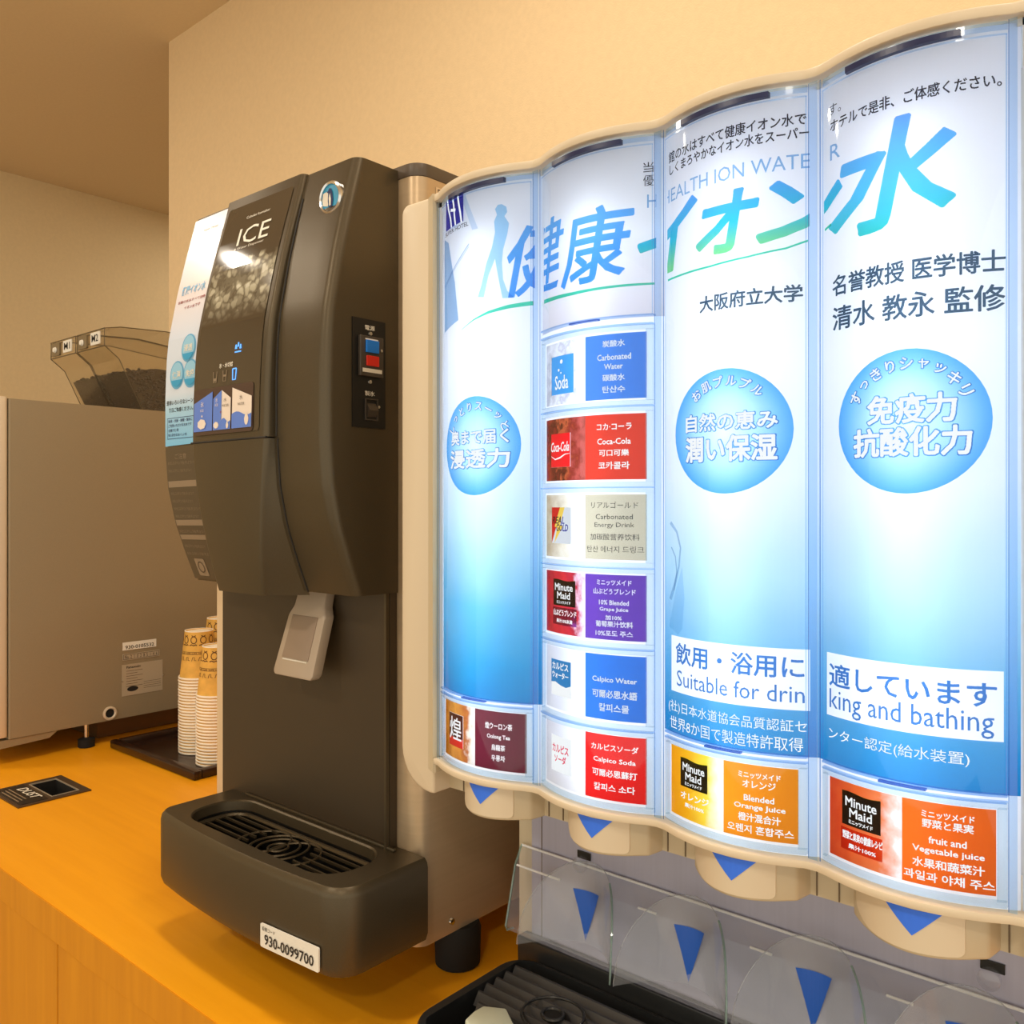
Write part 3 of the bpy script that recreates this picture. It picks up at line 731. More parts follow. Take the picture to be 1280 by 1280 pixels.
bm = hood_flat([(-0.7888, 0.5560), (-0.8055, 0.5560)] + wave(-0.8055, -0.7888, 0.5655), .0024); obj('water_wave', bm, M['push_blue'], pp, smooth='raw')
def blob(cx, cz, rx, rz, n=14, drop=False):
    return [(cx + rx * math.cos(2 * math.pi * k / n) * (1 if not drop else (1 - max(0, math.sin(2 * math.pi * k / n)) ** 1.0 * .75)), cz + rz * math.sin(2 * math.pi * k / n)) for k in range(n)]
for a in ((-0.8425, 0.5635, .0085, .0055, 7, False), (-0.8145, 0.5610, .0050, .0036, 7, False), (-0.7590, 0.5650, .0038, .0068, 14, True), (-0.7935, 0.5605, .0022, .0040, 14, True)):
    obj('ice_or_drop_icon', hood_flat(blob(*a), .0028), M['push_white'], pp, smooth='raw')
for (s, x0, x1, z0, z1, m) in (('氷', -0.8445, -0.8385, .5815, .5870, 'push_white'), ('ICE', -0.8450, -0.8385, .5765, .5790, 'push_white'), ('▲', -0.8435, -0.8400, .5710, .5735, 'push_white'),
    ('氷', -0.8160, -0.8115, .5845, .5890, 'push_white'), ('ICE', -0.8165, -0.8110, .5805, .5830, 'push_white'), ('水', -0.8005, -0.7955, .5840, .5880, 'dim_ink'), ('WATER', -0.8035, -0.7910, .5790, .5815, 'dim_ink'),
    ('+', -0.8072, -0.8040, .5725, .5755, 'red_ink'), ('水', -0.7715, -0.7665, .5840, .5890, 'dim_ink'), ('WATER', -0.7750, -0.7630, .5785, .5812, 'dim_ink')):
    hood_text(s, x0, x1, z0, z1, M[m], pp, .0030)

# maker's badge
b = B(); lathe(b, [(0.0165, 0.003), (0.0165, -0.002), (0.0150, -0.0038), (0.0132, -0.003), (0.0132, 0.001)], (-0.675, yh(0.773) - .0005, 0.773), 'y', 32, cap=False); bd = obj('badge', b, M['chrome'], ice, smooth=True, label='round chrome badge with a penguin on light blue')
b = B(); lathe(b, [(0.0001, 0), (0.0135, 0)], (-0.675, yh(0.773) - .0022, 0.773), 'y', 28, cap=False); obj('badge_disc', b, pbr('badge_blue', lin(60, 160, 205), 0.25), bd)
b = planar(flat_poly([(-0.6865 + .0, .7675), (-.6790, .7655), (-.6765, .7720), (-.6790, .7800), (-.6860, .7790), (-.6875, .773)]), None, yh(.773) - .0026); obj('badge_snow', b, M['pale_print'], bd)
b = planar(flat_poly([(-.6770, .7640), (-.6725, .7640), (-.6705, .7700), (-.6715, .7770), (-.6735, .7815), (-.6765, .7825), (-.6780, .7800), (-.6805, .7795), (-.6780, .7780), (-.6785, .7700)]), None, yh(.773) - .0029); obj('badge_penguin', b, M['navy_ink'], bd)
b = planar(flat_poly([(-.6760, .7655), (-.6738, .7655), (-.6733, .7720), (-.6750, .7775), (-.6768, .7730)]), None, yh(.773) - .0032); obj('badge_penguin_belly', b, M['pale_print'], bd)

# poster strip taped on the left part of the hood
def strip_mat():
    m, nt, out = new_mat('poster_strip')
    p = nt.nodes.new('ShaderNodeBsdfPrincipled'); p.inputs['Roughness'].default_value = 0.22
    tc = nt.nodes.new('ShaderNodeTexCoord'); s = nt.nodes.new('ShaderNodeSeparateXYZ'); nt.links.new(tc.outputs['Object'], s.inputs[0])
    f = maprange(nt, s.outputs[2], 0.545, 0.81)
    r = ramp(nt, [(0.0, lin(120, 196, 240)), (0.15, lin(170, 216, 245)), (0.22, lin(214, 228, 246)), (0.45, lin(214, 226, 244)), (0.68, lin(238, 226, 226)), (0.76, lin(228, 228, 238)), (1.0, lin(234, 236, 246))], f)
    nt.links.new(r.outputs[0], p.inputs['Base Color']); nt.links.new(p.outputs[0], out.inputs[0]); return m
fs = lambda z: yh(z)
st = obj('poster_strip', hood_flat([(-0.9405, 0.5448), (-0.8705, 0.5462), (-0.8700, 0.8090), (-0.9405, 0.8085)], 0.0008, fs), strip_mat(), ice, smooth='raw', label='narrow white and light blue poster strip with round water bubbles')
M['bubble_blue'] = pbr('bubble_blue', lin(96, 176, 220), 0.3); M['bubble_pale'] = pbr('bubble_pale', lin(150, 206, 236), 0.3); M['bubble_deep'] = pbr('bubble_deep', lin(40, 160, 210), 0.3)
for (cx, cz) in ((-0.8935, 0.6517), (-0.9155, 0.6236), (-0.8865, 0.6229)):
    bb = obj('round_bubble', hood_flat(blob(cx, cz, .0150, .0158, 24), .0012, fs), M['bubble_blue'], st, smooth='raw')
    obj('bubble_shine', hood_flat(blob(cx, cz + .001, .0128, .0132, 20), .0015, fs), M['bubble_pale'], st, smooth='raw')
    obj('bubble_base', hood_flat([(cx + .0128 * math.cos(math.radians(a)), cz + .0132 * math.sin(math.radians(a))) for a in range(205, 336, 13)], .0017, fs), M['bubble_deep'], st, smooth='raw')
for (s, cx, cz) in (('浸透', -0.8935, 0.6520), ('保湿', -0.9155, 0.6240), ('免疫', -0.8865, 0.6233)):
    hood_text(s, cx - .009, cx + .009, cz - .004, cz + .004, M['pale_print'], st, .0020, .02, fs)
hood_text('健康イオン水', -0.930, -0.880, 0.716, 0.727, M['bubble_blue'], st, .0012, .02, fs)
hood_text('当館の水はすべて健康', -0.934, -0.876, 0.7065, 0.7100, M['red_ink'], st, .0012, .01, fs)
hood_text('イオン水です', -0.918, -0.884, 0.6985, 0.7025, M['red_ink'], st, .0012, .01, fs)
hood_text('Super Hotel', -0.915, -0.885, 0.790, 0.794, M['label_dim2'], st, .0012, 0, fs)
hood_text('是非いろいろなシーンで', -0.937, -0.874, 0.5905, 0.5960, M['black_ink'], st, .0012, .012, fs)
hood_text('毎日ご体感ください。', -0.932, -0.880, 0.5825, 0.5875, M['black_ink'], st, .0012, .012, fs)
b = B()
for k, L in enumerate(([(-.935, .5760), (-.877, .5760)], [(-.935, .5530), (-.877, .5530)], [(-.935, .5760), (-.935, .5530)], [(-.877, .5760), (-.877, .5530)])): merge(b, ribbon(L, .0006))
slice_y(b, zs); obj('text_frame', on_hood(b, .0012, fs), M['navy_ink'], st, smooth='raw')
for k, s in enumerate(('飲用・炊飯・調理・製氷に', 'ご利用いただけるお水です', '全館で使用', '安心安全なおいしい水')):
    hood_text(s, -.933, -.933 + (.052, .05, .022, .040)[k], .5710 - .0052 * k, .5745 - .0052 * k, M['navy_ink'], st, .0012, .01, fs)
# instruction decal on the lower left of the hood
dc = obj('instruction_decal', hood_flat([(-.9405, .5440), (-.8720, .5445), (-.8720, .44), (-.885, .394), (-.9405, .394)], .0006, fs), pbr('decal_dark', lin(92, 80, 62), 0.4, 0.3), ice, smooth='raw')
for (z0, z1) in ((.4985, .5055), (.4555, .4620), (.4395, .4450)):
    obj('decal_bar', hood_flat([(-.938, z0), (-.878, z0 + .001), (-.878, z1 + .001), (-.938, z1)], .0010, fs), M['label_dim2'], dc, smooth='raw')
hood_text('ご注意', -.920, -.895, .5300, .5360, M['label_dim2'], dc, .0010, 0, fs)
for k in range(13):
    z = .5240 - k * .0085
    if any(a - .004 < z < b_ + .002 for a, b_ in ((.4985, .5055), (.4555, .4620), (.4395, .4450))): continue
    hood_text('氷の出し口に手やコップを強く押し当てないで', -.936, -.880 - (k % 3) * .006, z, z + .0035, M['label_dim2'], dc, .0010, 0, fs)
obj('decal_mark', hood_flat(rrect(-.926, -.905, .398, .418, .002), .0010, fs), M['label_dim2'], dc, smooth='raw')
b = ribbon(blob(-.9155, .408, .006, .006, 18) + [(-.9095, .408)], .0015); slice_y(b, zs); obj('decal_ring', on_hood(b, .0014, fs), M['dim_ink'], dc, smooth='raw')

# switch plate on the right cheek of the hood
SY0, SY1, SZ0, SZ1 = 0.526, 0.5666, 0.553, 0.657
def sy(a): return SY0 + (SY1 - SY0) * a
def sz(a): return SZ1 - (SZ1 - SZ0) * a
b = B(); bx(b, HX1 + 0.0003, HX1 + 0.0013, SY0, SY1, SZ0, SZ1); sw = obj('switch_plate', b, M['black'], ice, label='black switch plate with blue and red rockers')
XS = HX1 + 0.0013
b = B(); bx(b, XS, XS + 0.004, sy(.16), sy(.86), sz(.53), sz(.16), 0.0006); obj('breaker_body', b, M['switch_grey'], sw)
b = B(); bx(b, XS + .004, XS + 0.0065, sy(.30), sy(.68), sz(.315), sz(.20), 0.0006); obj('blue_rocker', b, M['blue_btn'], sw)
b = B(); bx(b, XS + .004, XS + 0.0055, sy(.32), sy(.70), sz(.435), sz(.34), 0.0006); obj('red_rocker', b, M['red_btn'], sw)
b = B(); bx(b, XS + .004, XS + 0.0045, sy(.30), sy(.68), sz(.197), sz(.185)); obj('breaker_mark', b, M['pale_print'], sw); b = B(); bx(b, XS + .004, XS + 0.0045, sy(.22), sy(.80), sz(.495), sz(.46)); obj('breaker_mark', b, M['pale_print'], sw)
for (y, z, s) in ((.53, .13, .0022), (.52, .575, .0022), (.78, .28, .0018), (.78, .80, .0018)):
    b = B(); lathe(b, [(s, 0), (s * .8, .0012), (.0001, .0014)], (XS + (.004 if z == .28 else 0), sy(y), sz(z)), 'x', 12, cap=False); obj('screw', b, M['chrome'], sw, smooth=True)
text_on('lettering', '電源', sy(.36), sy(.66), sz(.10), sz(.055), XS + .0004, M['pale_print'], sw, 'x', bold=.01)
text_on('lettering', '製氷', sy(.36), sy(.66), sz(.705), sz(.66), XS + .0004, M['pale_print'], sw, 'x', bold=.01)
b = B()
for r in ((.36, .38, .74, .92), (.72, .74, .74, .92), (.36, .74, .73, .74), (.36, .74, .92, .93)): bx(b, XS, XS + .002, sy(r[0]), sy(r[1]), sz(r[3]), sz(r[2]))
obj('toggle_frame', b, M['switch_grey'], sw)
b = B(); prism(b, [(XS, sz(.77)), (XS + .005, sz(.84)), (XS + .0035, sz(.855)), (XS, sz(.90))], sy(.42), sy(.70), 'y'); obj('toggle_rocker', b, M['switch_grey'], sw)

# lid side label, side screw
b = B(); bx(b, BX1 + .0003, BX1 + .0010, 0.609, 0.66, 0.760, 0.795); lb = obj('type_label', b, M['steel_strip'], ice)
b = B()
for r in ((.611, .658, .7925, .7932), (.611, .658, .762, .7627), (.611, .6117, .762, .7932)): bx(b, BX1 + .001, BX1 + .0013, *r)
obj('label_border', b, M['black_ink'], lb)
text_on('lettering', '製氷機', 0.618, 0.640, 0.781, 0.787, BX1 + .0014, M['black_ink'], lb, 'x')
b = B(); lathe(b, [(0.0038, 0), (0.003, .0018), (.0001, .002)], (BX1 + .0004, 0.6313, 0.0572), 'x', 14, cap=False); obj('screw', b, M['chrome'], ice, smooth=True)

# dispensing lever: neck, broad paddle, its recess shown by a darker plate
LX = -.763
def ylv(z): return .5430 + .030 * max(0, min(1, (z - .295) / .11)) 
def lever_shape(pts, front, back, bev=0):
    b = B(); prism(b, pts, front, back, 'y', bev=bev)
    for v in b.verts: v.co.y += ylv(v.co.z)
    return b
lv = obj('lever', lever_shape([(LX - .0235, .405), (LX + .0245, .405), (LX + .0255, .385), (LX + .0265, .372), (LX + .0320, .362), (LX + .0325, .304), (LX + .030, .2995), (LX - .0325, .2990), (LX - .0365, .303), (LX - .0310, .362), (LX - .0245, .372), (LX - .0235, .385)], -.005, .008, .0024), M['lever'], ice, smooth=True, angle=40)
b = lever_shape([(LX - .0220, .362), (LX + .0215, .362), (LX + .0205, .318), (LX - .0250, .318)], -.0058, -.0048, .0004); obj('lever_recess_shade', b, pbr('lever_recess_shade', lin(150, 130, 112), .45), lv, smooth=True)  # plate sits proud of the paddle; recess shade is put into its colour
b = B(); tube(b, [(LX - .0225, .5435, .3165), (LX + .0195, .5435, .3165)], .0009, 6); obj('lever_ridge', b, M['pale_print'], lv)

# drip tray of the ice dispenser
TX0, TX1 = -0.937, -0.607
def tray_outline(inset, z=0):
    pts = []; n = 10
    yb = 0.584
    fr = lambda x: 0.4705 + 0.011 * ((x - (TX0 + TX1) / 2) / .165) ** 2      # bowed front
    pts.append((TX1 - inset, yb)); r = 0.03
    for k in range(7):
        a = math.radians(0 - 90 * k / 6); pts.append((TX1 - r + (r - inset) * math.cos(a), fr(TX1 - r) + r + (r - inset) * math.sin(a)))
    for k in range(1, n): x = TX1 - r + (TX0 - TX1 + 2 * r) * k / n; pts.append((x, fr(x) + inset))
    r = 0.020
    for k in range(7):
        a = math.radians(-90 - 90 * k / 6); pts.append((TX0 + r + (r - inset) * math.cos(a), fr(TX0 + r) + r + (r - inset) * math.sin(a)))
    pts.append((TX0 + inset, yb)); return pts
def tray_inner(inset, hx=0.1315, r=0.045):
    cx = (TX0 + TX1) / 2 - .001
    return rrect(cx - hx + inset, cx + hx - inset, 0.4910 + inset, 0.568 - inset, max(.004, r - inset - .012), 6)
def ring_faces(bm, A, Bq): # connect loops with equal counts
    n = len(A)
    for k in range(n): bm.faces.new((A[k], A[(k + 1) % n], Bq[(k + 1) % n], Bq[k]))
b = B()
spec = [(0.006, 0.058), (0.003, 0.060), (0.0, 0.068), (0.0, 0.1305), (0.0012, 0.1355), (0.0045, 0.1390)]
loops = [[b.verts.new((p[0], p[1], z)) for p in tray_outline(i)] for i, z in spec]
for A, C in zip(loops, loops[1:]): ring_faces(b, A, C)
bmesh.ops.triangulate(b, faces=[b.faces.new(loops[0])])
inner = [[b.verts.new((p[0], p[1], z)) for p in tray_inner(i)] for i, z in ((0, .1390), (.0015, .1375), (.003, .128))]
for A, C in zip(inner, inner[1:]): ring_faces(b, A, C)
geo = []
def loop_edges(L): return [b.edges.get((L[k], L[(k + 1) % len(L)])) for k in range(len(L))]
bmesh.ops.triangle_fill(b, use_beauty=True, use_dissolve=False, edges=loop_edges(loops[-1]) + loop_edges(inner[0]))
dt = obj('drip_tray', b, M['bronze'], ice, smooth=True, angle=30)
b = B(); wl = [[b.verts.new((p[0], p[1], z)) for p in tray_inner(i)] for i, z in ((.0031, .1279), (.0031, .075))]
ring_faces(b, wl[0], wl[1]); b.faces.new(wl[1]); obj('tray_well', b, M['black'], dt, smooth='raw')
GZ = 0.1235; cx = (TX0 + TX1) / 2 - .001; cy = 0.529
b = B(); pts = rrect(cx - .1245, cx + .1245, .4975, .5615, .022, 6); tube(b, [(p[0], p[1], GZ) for p in pts], .0028, 6, closed=True); obj('grille_frame', b, M['bronze'], dt, smooth=True)
for y in (.5085, .5190, .5300, .5410, .5515):
    h = math.sqrt(max(0, .030 ** 2 - (y - cy) ** 2)) if abs(y - cy) < .030 else 0
    ex = 0.1225 - (0.008 if y in (.5085, .5515) else 0)
    for (a, c) in ((cx - ex, cx - max(h, 0) - .012), (cx + max(h, 0) + .012, cx + ex)):
        b = B(); bx(b, a, c, y - .0011, y + .0011, GZ - .0012, GZ + .0012); obj('grille_bar', b, M['bronze'], dt)
for (ox, rr) in ((0, .0105), (0, .0225), (-.026, .0285), (.026, .0285), (0, .0330)):
    ry = min(rr, .0310)
    b = B(); tube(b, [(cx + ox + rr * 1.0 * math.cos(2 * math.pi * k / 40), cy + ry * math.sin(2 * math.pi * k / 40), GZ) for k in range(40)], .0013, 6, closed=True); obj('grille_ring', b, M['bronze'], dt, smooth=True)
b = B(); bx(b, TX0 + .035, TX1 - .035, .5715, .5750, .139, .1425, .0012); obj('tray_back_lip', b, M['bronze'], dt, smooth=True)
# asset sticker on the tray front
b = B(); prism(b, rrect(-.7140, -.6335, .0640, .0860, .0015), .4685, .4700, 'y')
for v in b.verts: v.co.y += 0.0012 + 0.011 * ((v.co.x + .772) / .165) ** 2 - .0020
al = obj('asset_sticker', b, M['white_label'], dt, label='white sticker reading 930-0099700')
def on_tray(bm):
    slice_x(bm, [-.71 + .006 * i for i in range(13)])
    for v in bm.verts: x, z = v.co.x, v.co.y; v.co = (x, .4673 + 0.011 * ((x + .772) / .165) ** 2, z)
    return bm
bm = fit(glyphs('930-0099700', .012), -.7075, -.6395, .0675, .0775); merge(bm, fit(glyphs('設備コード', 0), -.7110, -.6920, .0800, .0840)); obj('lettering', on_tray(bm), M['black_ink'], al, smooth='raw')
for (x, y) in ((-.9505, .648), (-.637, .656), (-.9505, 1.06), (-.652, 1.06)):
    b = B(); lathe(b, [(.021, 0.0), (.0235, .002), (.0245, .038), (.022, .0445)], (x, y, 0.0003), n=24); obj('leg', b, M['black_matte'], ice, smooth=True)

# ------------------------------------------------------------------ drink dispenser with backlit front
RX = -0.30
dd = thing('drink_dispenser', 'wide beige drink dispenser with four bulging backlit pale blue columns and drink cards', 'drink dispenser', (RX, 0.78, 0))
W = 0.1035; X0 = -0.506; X1 = X0 + 4 * W; D = 0.50; SAG = 0.016
def xc(k): return X0 + W * (k + .5)
def ycv(x):
    k = min(3, max(0, int((x - X0) / W))); t = (x - xc(k)) / (W / 2); return D - SAG * (1 - min(1, t * t))
ZB, ZT = 0.274, 0.7205
# housing
hb = B()
bx(hb, -0.556, -0.035, 0.565, 1.06, 0.236, 0.736, 0.004); obj('head_body', hb, M['beige_b'], dd, smooth=True)
b = B(); bx(b, X0 - .004, X1 + .004, 0.553, 0.5645, ZB - .004, ZT + .006); obj('lightbox_back', b, M['lightbox'], dd)
b = B()
bx(b, X0 - .0045, X0 - .001, 0.5035, 0.5528, ZB, ZT + .006); bx(b, X1 + .001, X1 + .0045, 0.5035, 0.5528, ZB, ZT + .006)
bx(b, X0 - .0045, X1 + .0045, 0.5035, 0.5528, ZT + .002, ZT + .006); obj('lightbox_frame', b, M['lightbox'], dd)
for k in range(4):
    b = B(); lathe(b, [(.0050, ZB + .005), (.0050, ZT - .030)], (xc(k), 0.5095, 0), n=12); obj('lamp_tube', b, M['tube'], dd, smooth=True)
# side flanges with a big lower corner radius
def flange(xa, xb, side):
    pts = []; r1, r2 = .034, .008
    lo, hi = .240, .7345
    for k in range(8): a = math.radians(180 + 90 * k / 7); pts.append((xa + r1 + r1 * math.cos(a), lo + r1 + r1 * math.sin(a)))
    pts += [(xb, lo), (xb, hi)]
    for k in range(5): a = math.radians(90 + 90 * k / 4); pts.append((xa + r2 + r2 * math.cos(a), hi - r2 + r2 * math.sin(a)))
    if side > 0: pts = [(xa + xb - p[0], p[1]) for p in pts][::-1]
    b = B(); prism(b, pts, 0.505, 0.5645, 'y', bev=.0022); return b
obj('side_flange', flange(-0.5575, -0.5180, -1), M['beige'], dd, smooth=True, angle=50)
obj('side_flange', flange(X1 + .0120, X1 + .0515, 1), M['beige'], dd, smooth=True, angle=50)
b = B(); prism(b, [(-0.5240, 0.5045), (-0.5240, 0.5100), (X0 - .005, 0.5645), (X0 - .005, 0.5005), (X0 - .0065, 0.4985)], .2605, .7335, 'z'); obj('flange_return', b, M['beige_b'], dd)
b = B(); prism(b, [(X1 + .0180, 0.5045), (X1 + .0180, 0.5100), (X1 + .005, 0.5645), (X1 + .005, 0.5005), (X1 + .0065, 0.4985)], .2605, .7335, 'z'); obj('flange_return', b, M['beige_b'], dd)
def wavy(x0, x1, off, n=64):
    out = []
    for i in range(n + 1):
        x = x0 + (x1 - x0) * i / n; y = ycv(x)
        # round the valley a little
        for s in range(1, 4):
            xs_ = X0 + W * s
            if abs(x - xs_) < .006: y = min(y, D - SAG * (1 - (1 - .006 / (W / 2)) ** 2) + .0008 - .0008 * (abs(x - xs_) / .006) ** 2 + .0002)
        out.append((x, y + off))
    return out
b = B(); prism(b, wavy(X0 - .0045, X1 + .0045, -.0022) + [(X1 + .0045, .5645), (X0 - .0045, .5645)], ZT + .0058, .7325, 'z', bev=.0012); obj('top_cap', b, M['beige'], dd, smooth=True, angle=40)
b = B(); prism(b, wavy(X0 - .0045, X1 + .0045, -.0035) + [(X1 + .0045, .5645), (X0 - .0045, .5645)], .2685, ZB - .0006, 'z', bev=.0012); obj('bottom_ledge', b, M['beige'], dd, smooth=True, angle=40)
b = B(); bx(b, -.5220, X1 + .016, .5235, .5645, .2415, .2682); obj('valve_band', b, M['beige_b'], dd)
for k in range(4):
    for x in (xc(k) - .047, xc(k) + .043):
        b = B(); bx(b, x - .0004, x + .0004, .5228, .5236, .2420, .2680); obj('band_joint', b, M['label_dim'], dd)

# art sheets and white diffusers
STOPS = [(0.0, (0.012, 0.22, 0.56)), (0.05, (0.03, 0.28, 0.62)), (0.14, (0.13, 0.43, 0.74)), (0.26, (0.40, 0.66, 0.87)), (0.42, (0.70, 0.80, 0.95)), (0.6, (0.80, 0.86, 0.96)), (1.0, (0.76, 0.80, 0.90))]
STOPS1 = [(0.0, (0.008, 0.22, 0.54)), (0.06, (0.02, 0.30, 0.62)), (0.18, (0.12, 0.46, 0.74)), (0.32, (0.42, 0.69, 0.87)), (0.46, (0.70, 0.82, 0.94)), (0.7, (0.80, 0.86, 0.96)), (1.0, (0.74, 0.80, 0.90))]
STOPS2 = [(0.69, (0.56, 0.56, 0.64)), (0.74, (0.66, 0.67, 0.76)), (0.85, (0.78, 0.84, 0.92)), (1.0, (0.66, 0.70, 0.78))]
WB1 = (-0.2915 - RX, -0.1999 - RX, 0.3586, 0.3946); WB2 = (-0.1898 - RX, -0.0989 - RX, 0.3586, 0.3946)
ART = [art_mat('art_sheet_a', STOPS1, None, .10), art_mat('art_sheet_b', STOPS2, None, .05), art_mat('art_sheet_c', STOPS, WB1, .06), art_mat('art_sheet_d', STOPS, WB2, .06)]
def arc_sheet(xa, xb, za, zb, off, nu=26, nv=1):
    return surf(lambda u, v: (xa + (xb - xa) * u, ycv(min(X1 - 1e-6, max(X0, xa + (xb - xa) * u))) + off, za + (zb - za) * v), nu, nv)
def arc_box(xa, xb, za, zb, off, th, nu=10):
    """curved bar following the column front"""
    b = B(); rows = []
    for i in range(nu + 1):
        x = xa + (xb - xa) * i / nu; y = ycv(min(X1 - 1e-6, max(X0, x))) + off
        rows.append([b.verts.new(p) for p in ((x, y, za), (x, y, zb), (x, y + th, zb), (x, y + th, za))])
    for a, c in zip(rows, rows[1:]):
        for k in range(4): b.faces.new((a[k], a[(k + 1) % 4], c[(k + 1) % 4], c[k]))
    b.faces.new(rows[0]); b.faces.new(rows[-1]); return b
ABOT = [0.3315, 0.6045, 0.3315, 0.3315]
art = []
for k in range(4):
    xa, xb = X0 + W * k, X0 + W * (k + 1) - 1e-5
    xa2 = xa + 1e-5
    art.append(obj('poster_sheet', arc_sheet(xa2, xb, ABOT[k], ZT + .004, .0045), ART[k], dd, smooth='raw'))
    obj('light_diffuser', arc_sheet(xa2, xb, ZB - .002, ABOT[k], .0045), M['diffuser'], dd, smooth='raw')

LAY = .0038
def on_cover(bm, lift=0.0):
    for v in bm.verts: x, z = v.co.x, v.co.y; v.co = (x, ycv(x) + LAY - lift, z)
    return bm
def cover_piece(bm, name, mat, lift=0.0, parent=None, cols=range(4), margin=.0050):
    """cut a flat print at the seams of the columns and bend it on each column"""
    done = []
    for k in cols:
        t = bm.copy(); xl, xr = X0 + W * k + margin, X0 + W * (k + 1) - margin
        clip_x(t, xl, xr)
        if not t.faces: t.free(); continue
        a = min(v.co.x for v in t.verts); c = max(v.co.x for v in t.verts)
        slice_x(t, [xl + .005 * i for i in range(20) if a < xl + .005 * i < c])
        done.append(obj(name, on_cover(t, lift), mat, parent or art[k], smooth='raw'))
    bm.free(); return done
def raster(bm, x0, x1, z0, z1, grow, cell):
    """thicken a flat print by `grow` without overlaps: returns runs (xa, xb, za, zb)"""
    pad = grow + 2 * cell
    ox, oz = x0 - pad, z0 - pad; nx = int((x1 - x0 + 2 * pad) / cell) + 1; nz = int((z1 - z0 + 2 * pad) / cell) + 1
    g = np.zeros((nz, nx), bool)
    bmesh.ops.triangulate(bm, faces=bm.faces[:])
    for f in bm.faces:
        (ax, az), (bx_, bz), (cx, cz) = [((v.co.x - ox) / cell, (v.co.y - oz) / cell) for v in f.verts]
        i0, i1 = max(0, int(min(ax, bx_, cx))), min(nx - 1, int(max(ax, bx_, cx)) + 1); j0, j1 = max(0, int(min(az, bz, cz))), min(nz - 1, int(max(az, bz, cz)) + 1)
        if i1 <= i0 or j1 <= j0: continue
        X, Z = np.meshgrid(np.arange(i0, i1 + 1) + .5, np.arange(j0, j1 + 1) + .5)
        d = (bx_ - ax) * (cz - az) - (bz - az) * (cx - ax)
        if abs(d) < 1e-9: continue
        w1 = ((X - ax) * (cz - az) - (Z - az) * (cx - ax)) / d; w2 = ((bx_ - ax) * (Z - az) - (bz - az) * (X - ax)) / d
        g[j0:j1 + 1, i0:i1 + 1] |= (w1 >= -.02) & (w2 >= -.02) & (w1 + w2 <= 1.02)
    r = grow / cell; R = int(r); h = g.copy()
    for dj in range(-R, R + 1):
        for di in range(-R, R + 1):
            if di * di + dj * dj <= r * r: h |= np.roll(np.roll(g, dj, 0), di, 1)
    runs = []
    for j in range(nz):
        row = np.flatnonzero(np.diff(np.concatenate(([0], h[j].view(np.int8), [0]))))
        for a, c in zip(row[::2], row[1::2]): runs.append((ox + a * cell, ox + c * cell, oz + j * cell, oz + (j + 1) * cell))
    return runs
def raster_print(flat, box, grow, cell, name, mat, lift, parent=None, cols=range(4), margin=.0042):
    x0, x1, z0, z1 = box; runs = raster(flat, x0, x1, z0, z1, grow, cell); flat.free(); done = []
    for k in cols:
        xl, xr = X0 + W * k + margin, X0 + W * (k + 1) - margin; V = []; Fc = []
        for a, c, za, zb in runs:
            a, c = max(a, xl), min(c, xr)
            if c - a < 1e-6: continue
            n = int((c - a) / .004) + 1
            for i in range(n + 1):
                x = a + (c - a) * i / n; y = ycv(x) + LAY - lift; V += [(x, y, za), (x, y, zb)]
                if i: m = len(V); Fc.append((m - 4, m - 2, m - 1, m - 3))
        if not Fc: continue
        me = bpy.data.meshes.new(name); me.from_pydata(V, [], Fc); done.append(obj(name, me, mat, parent or art[k]))
    return done
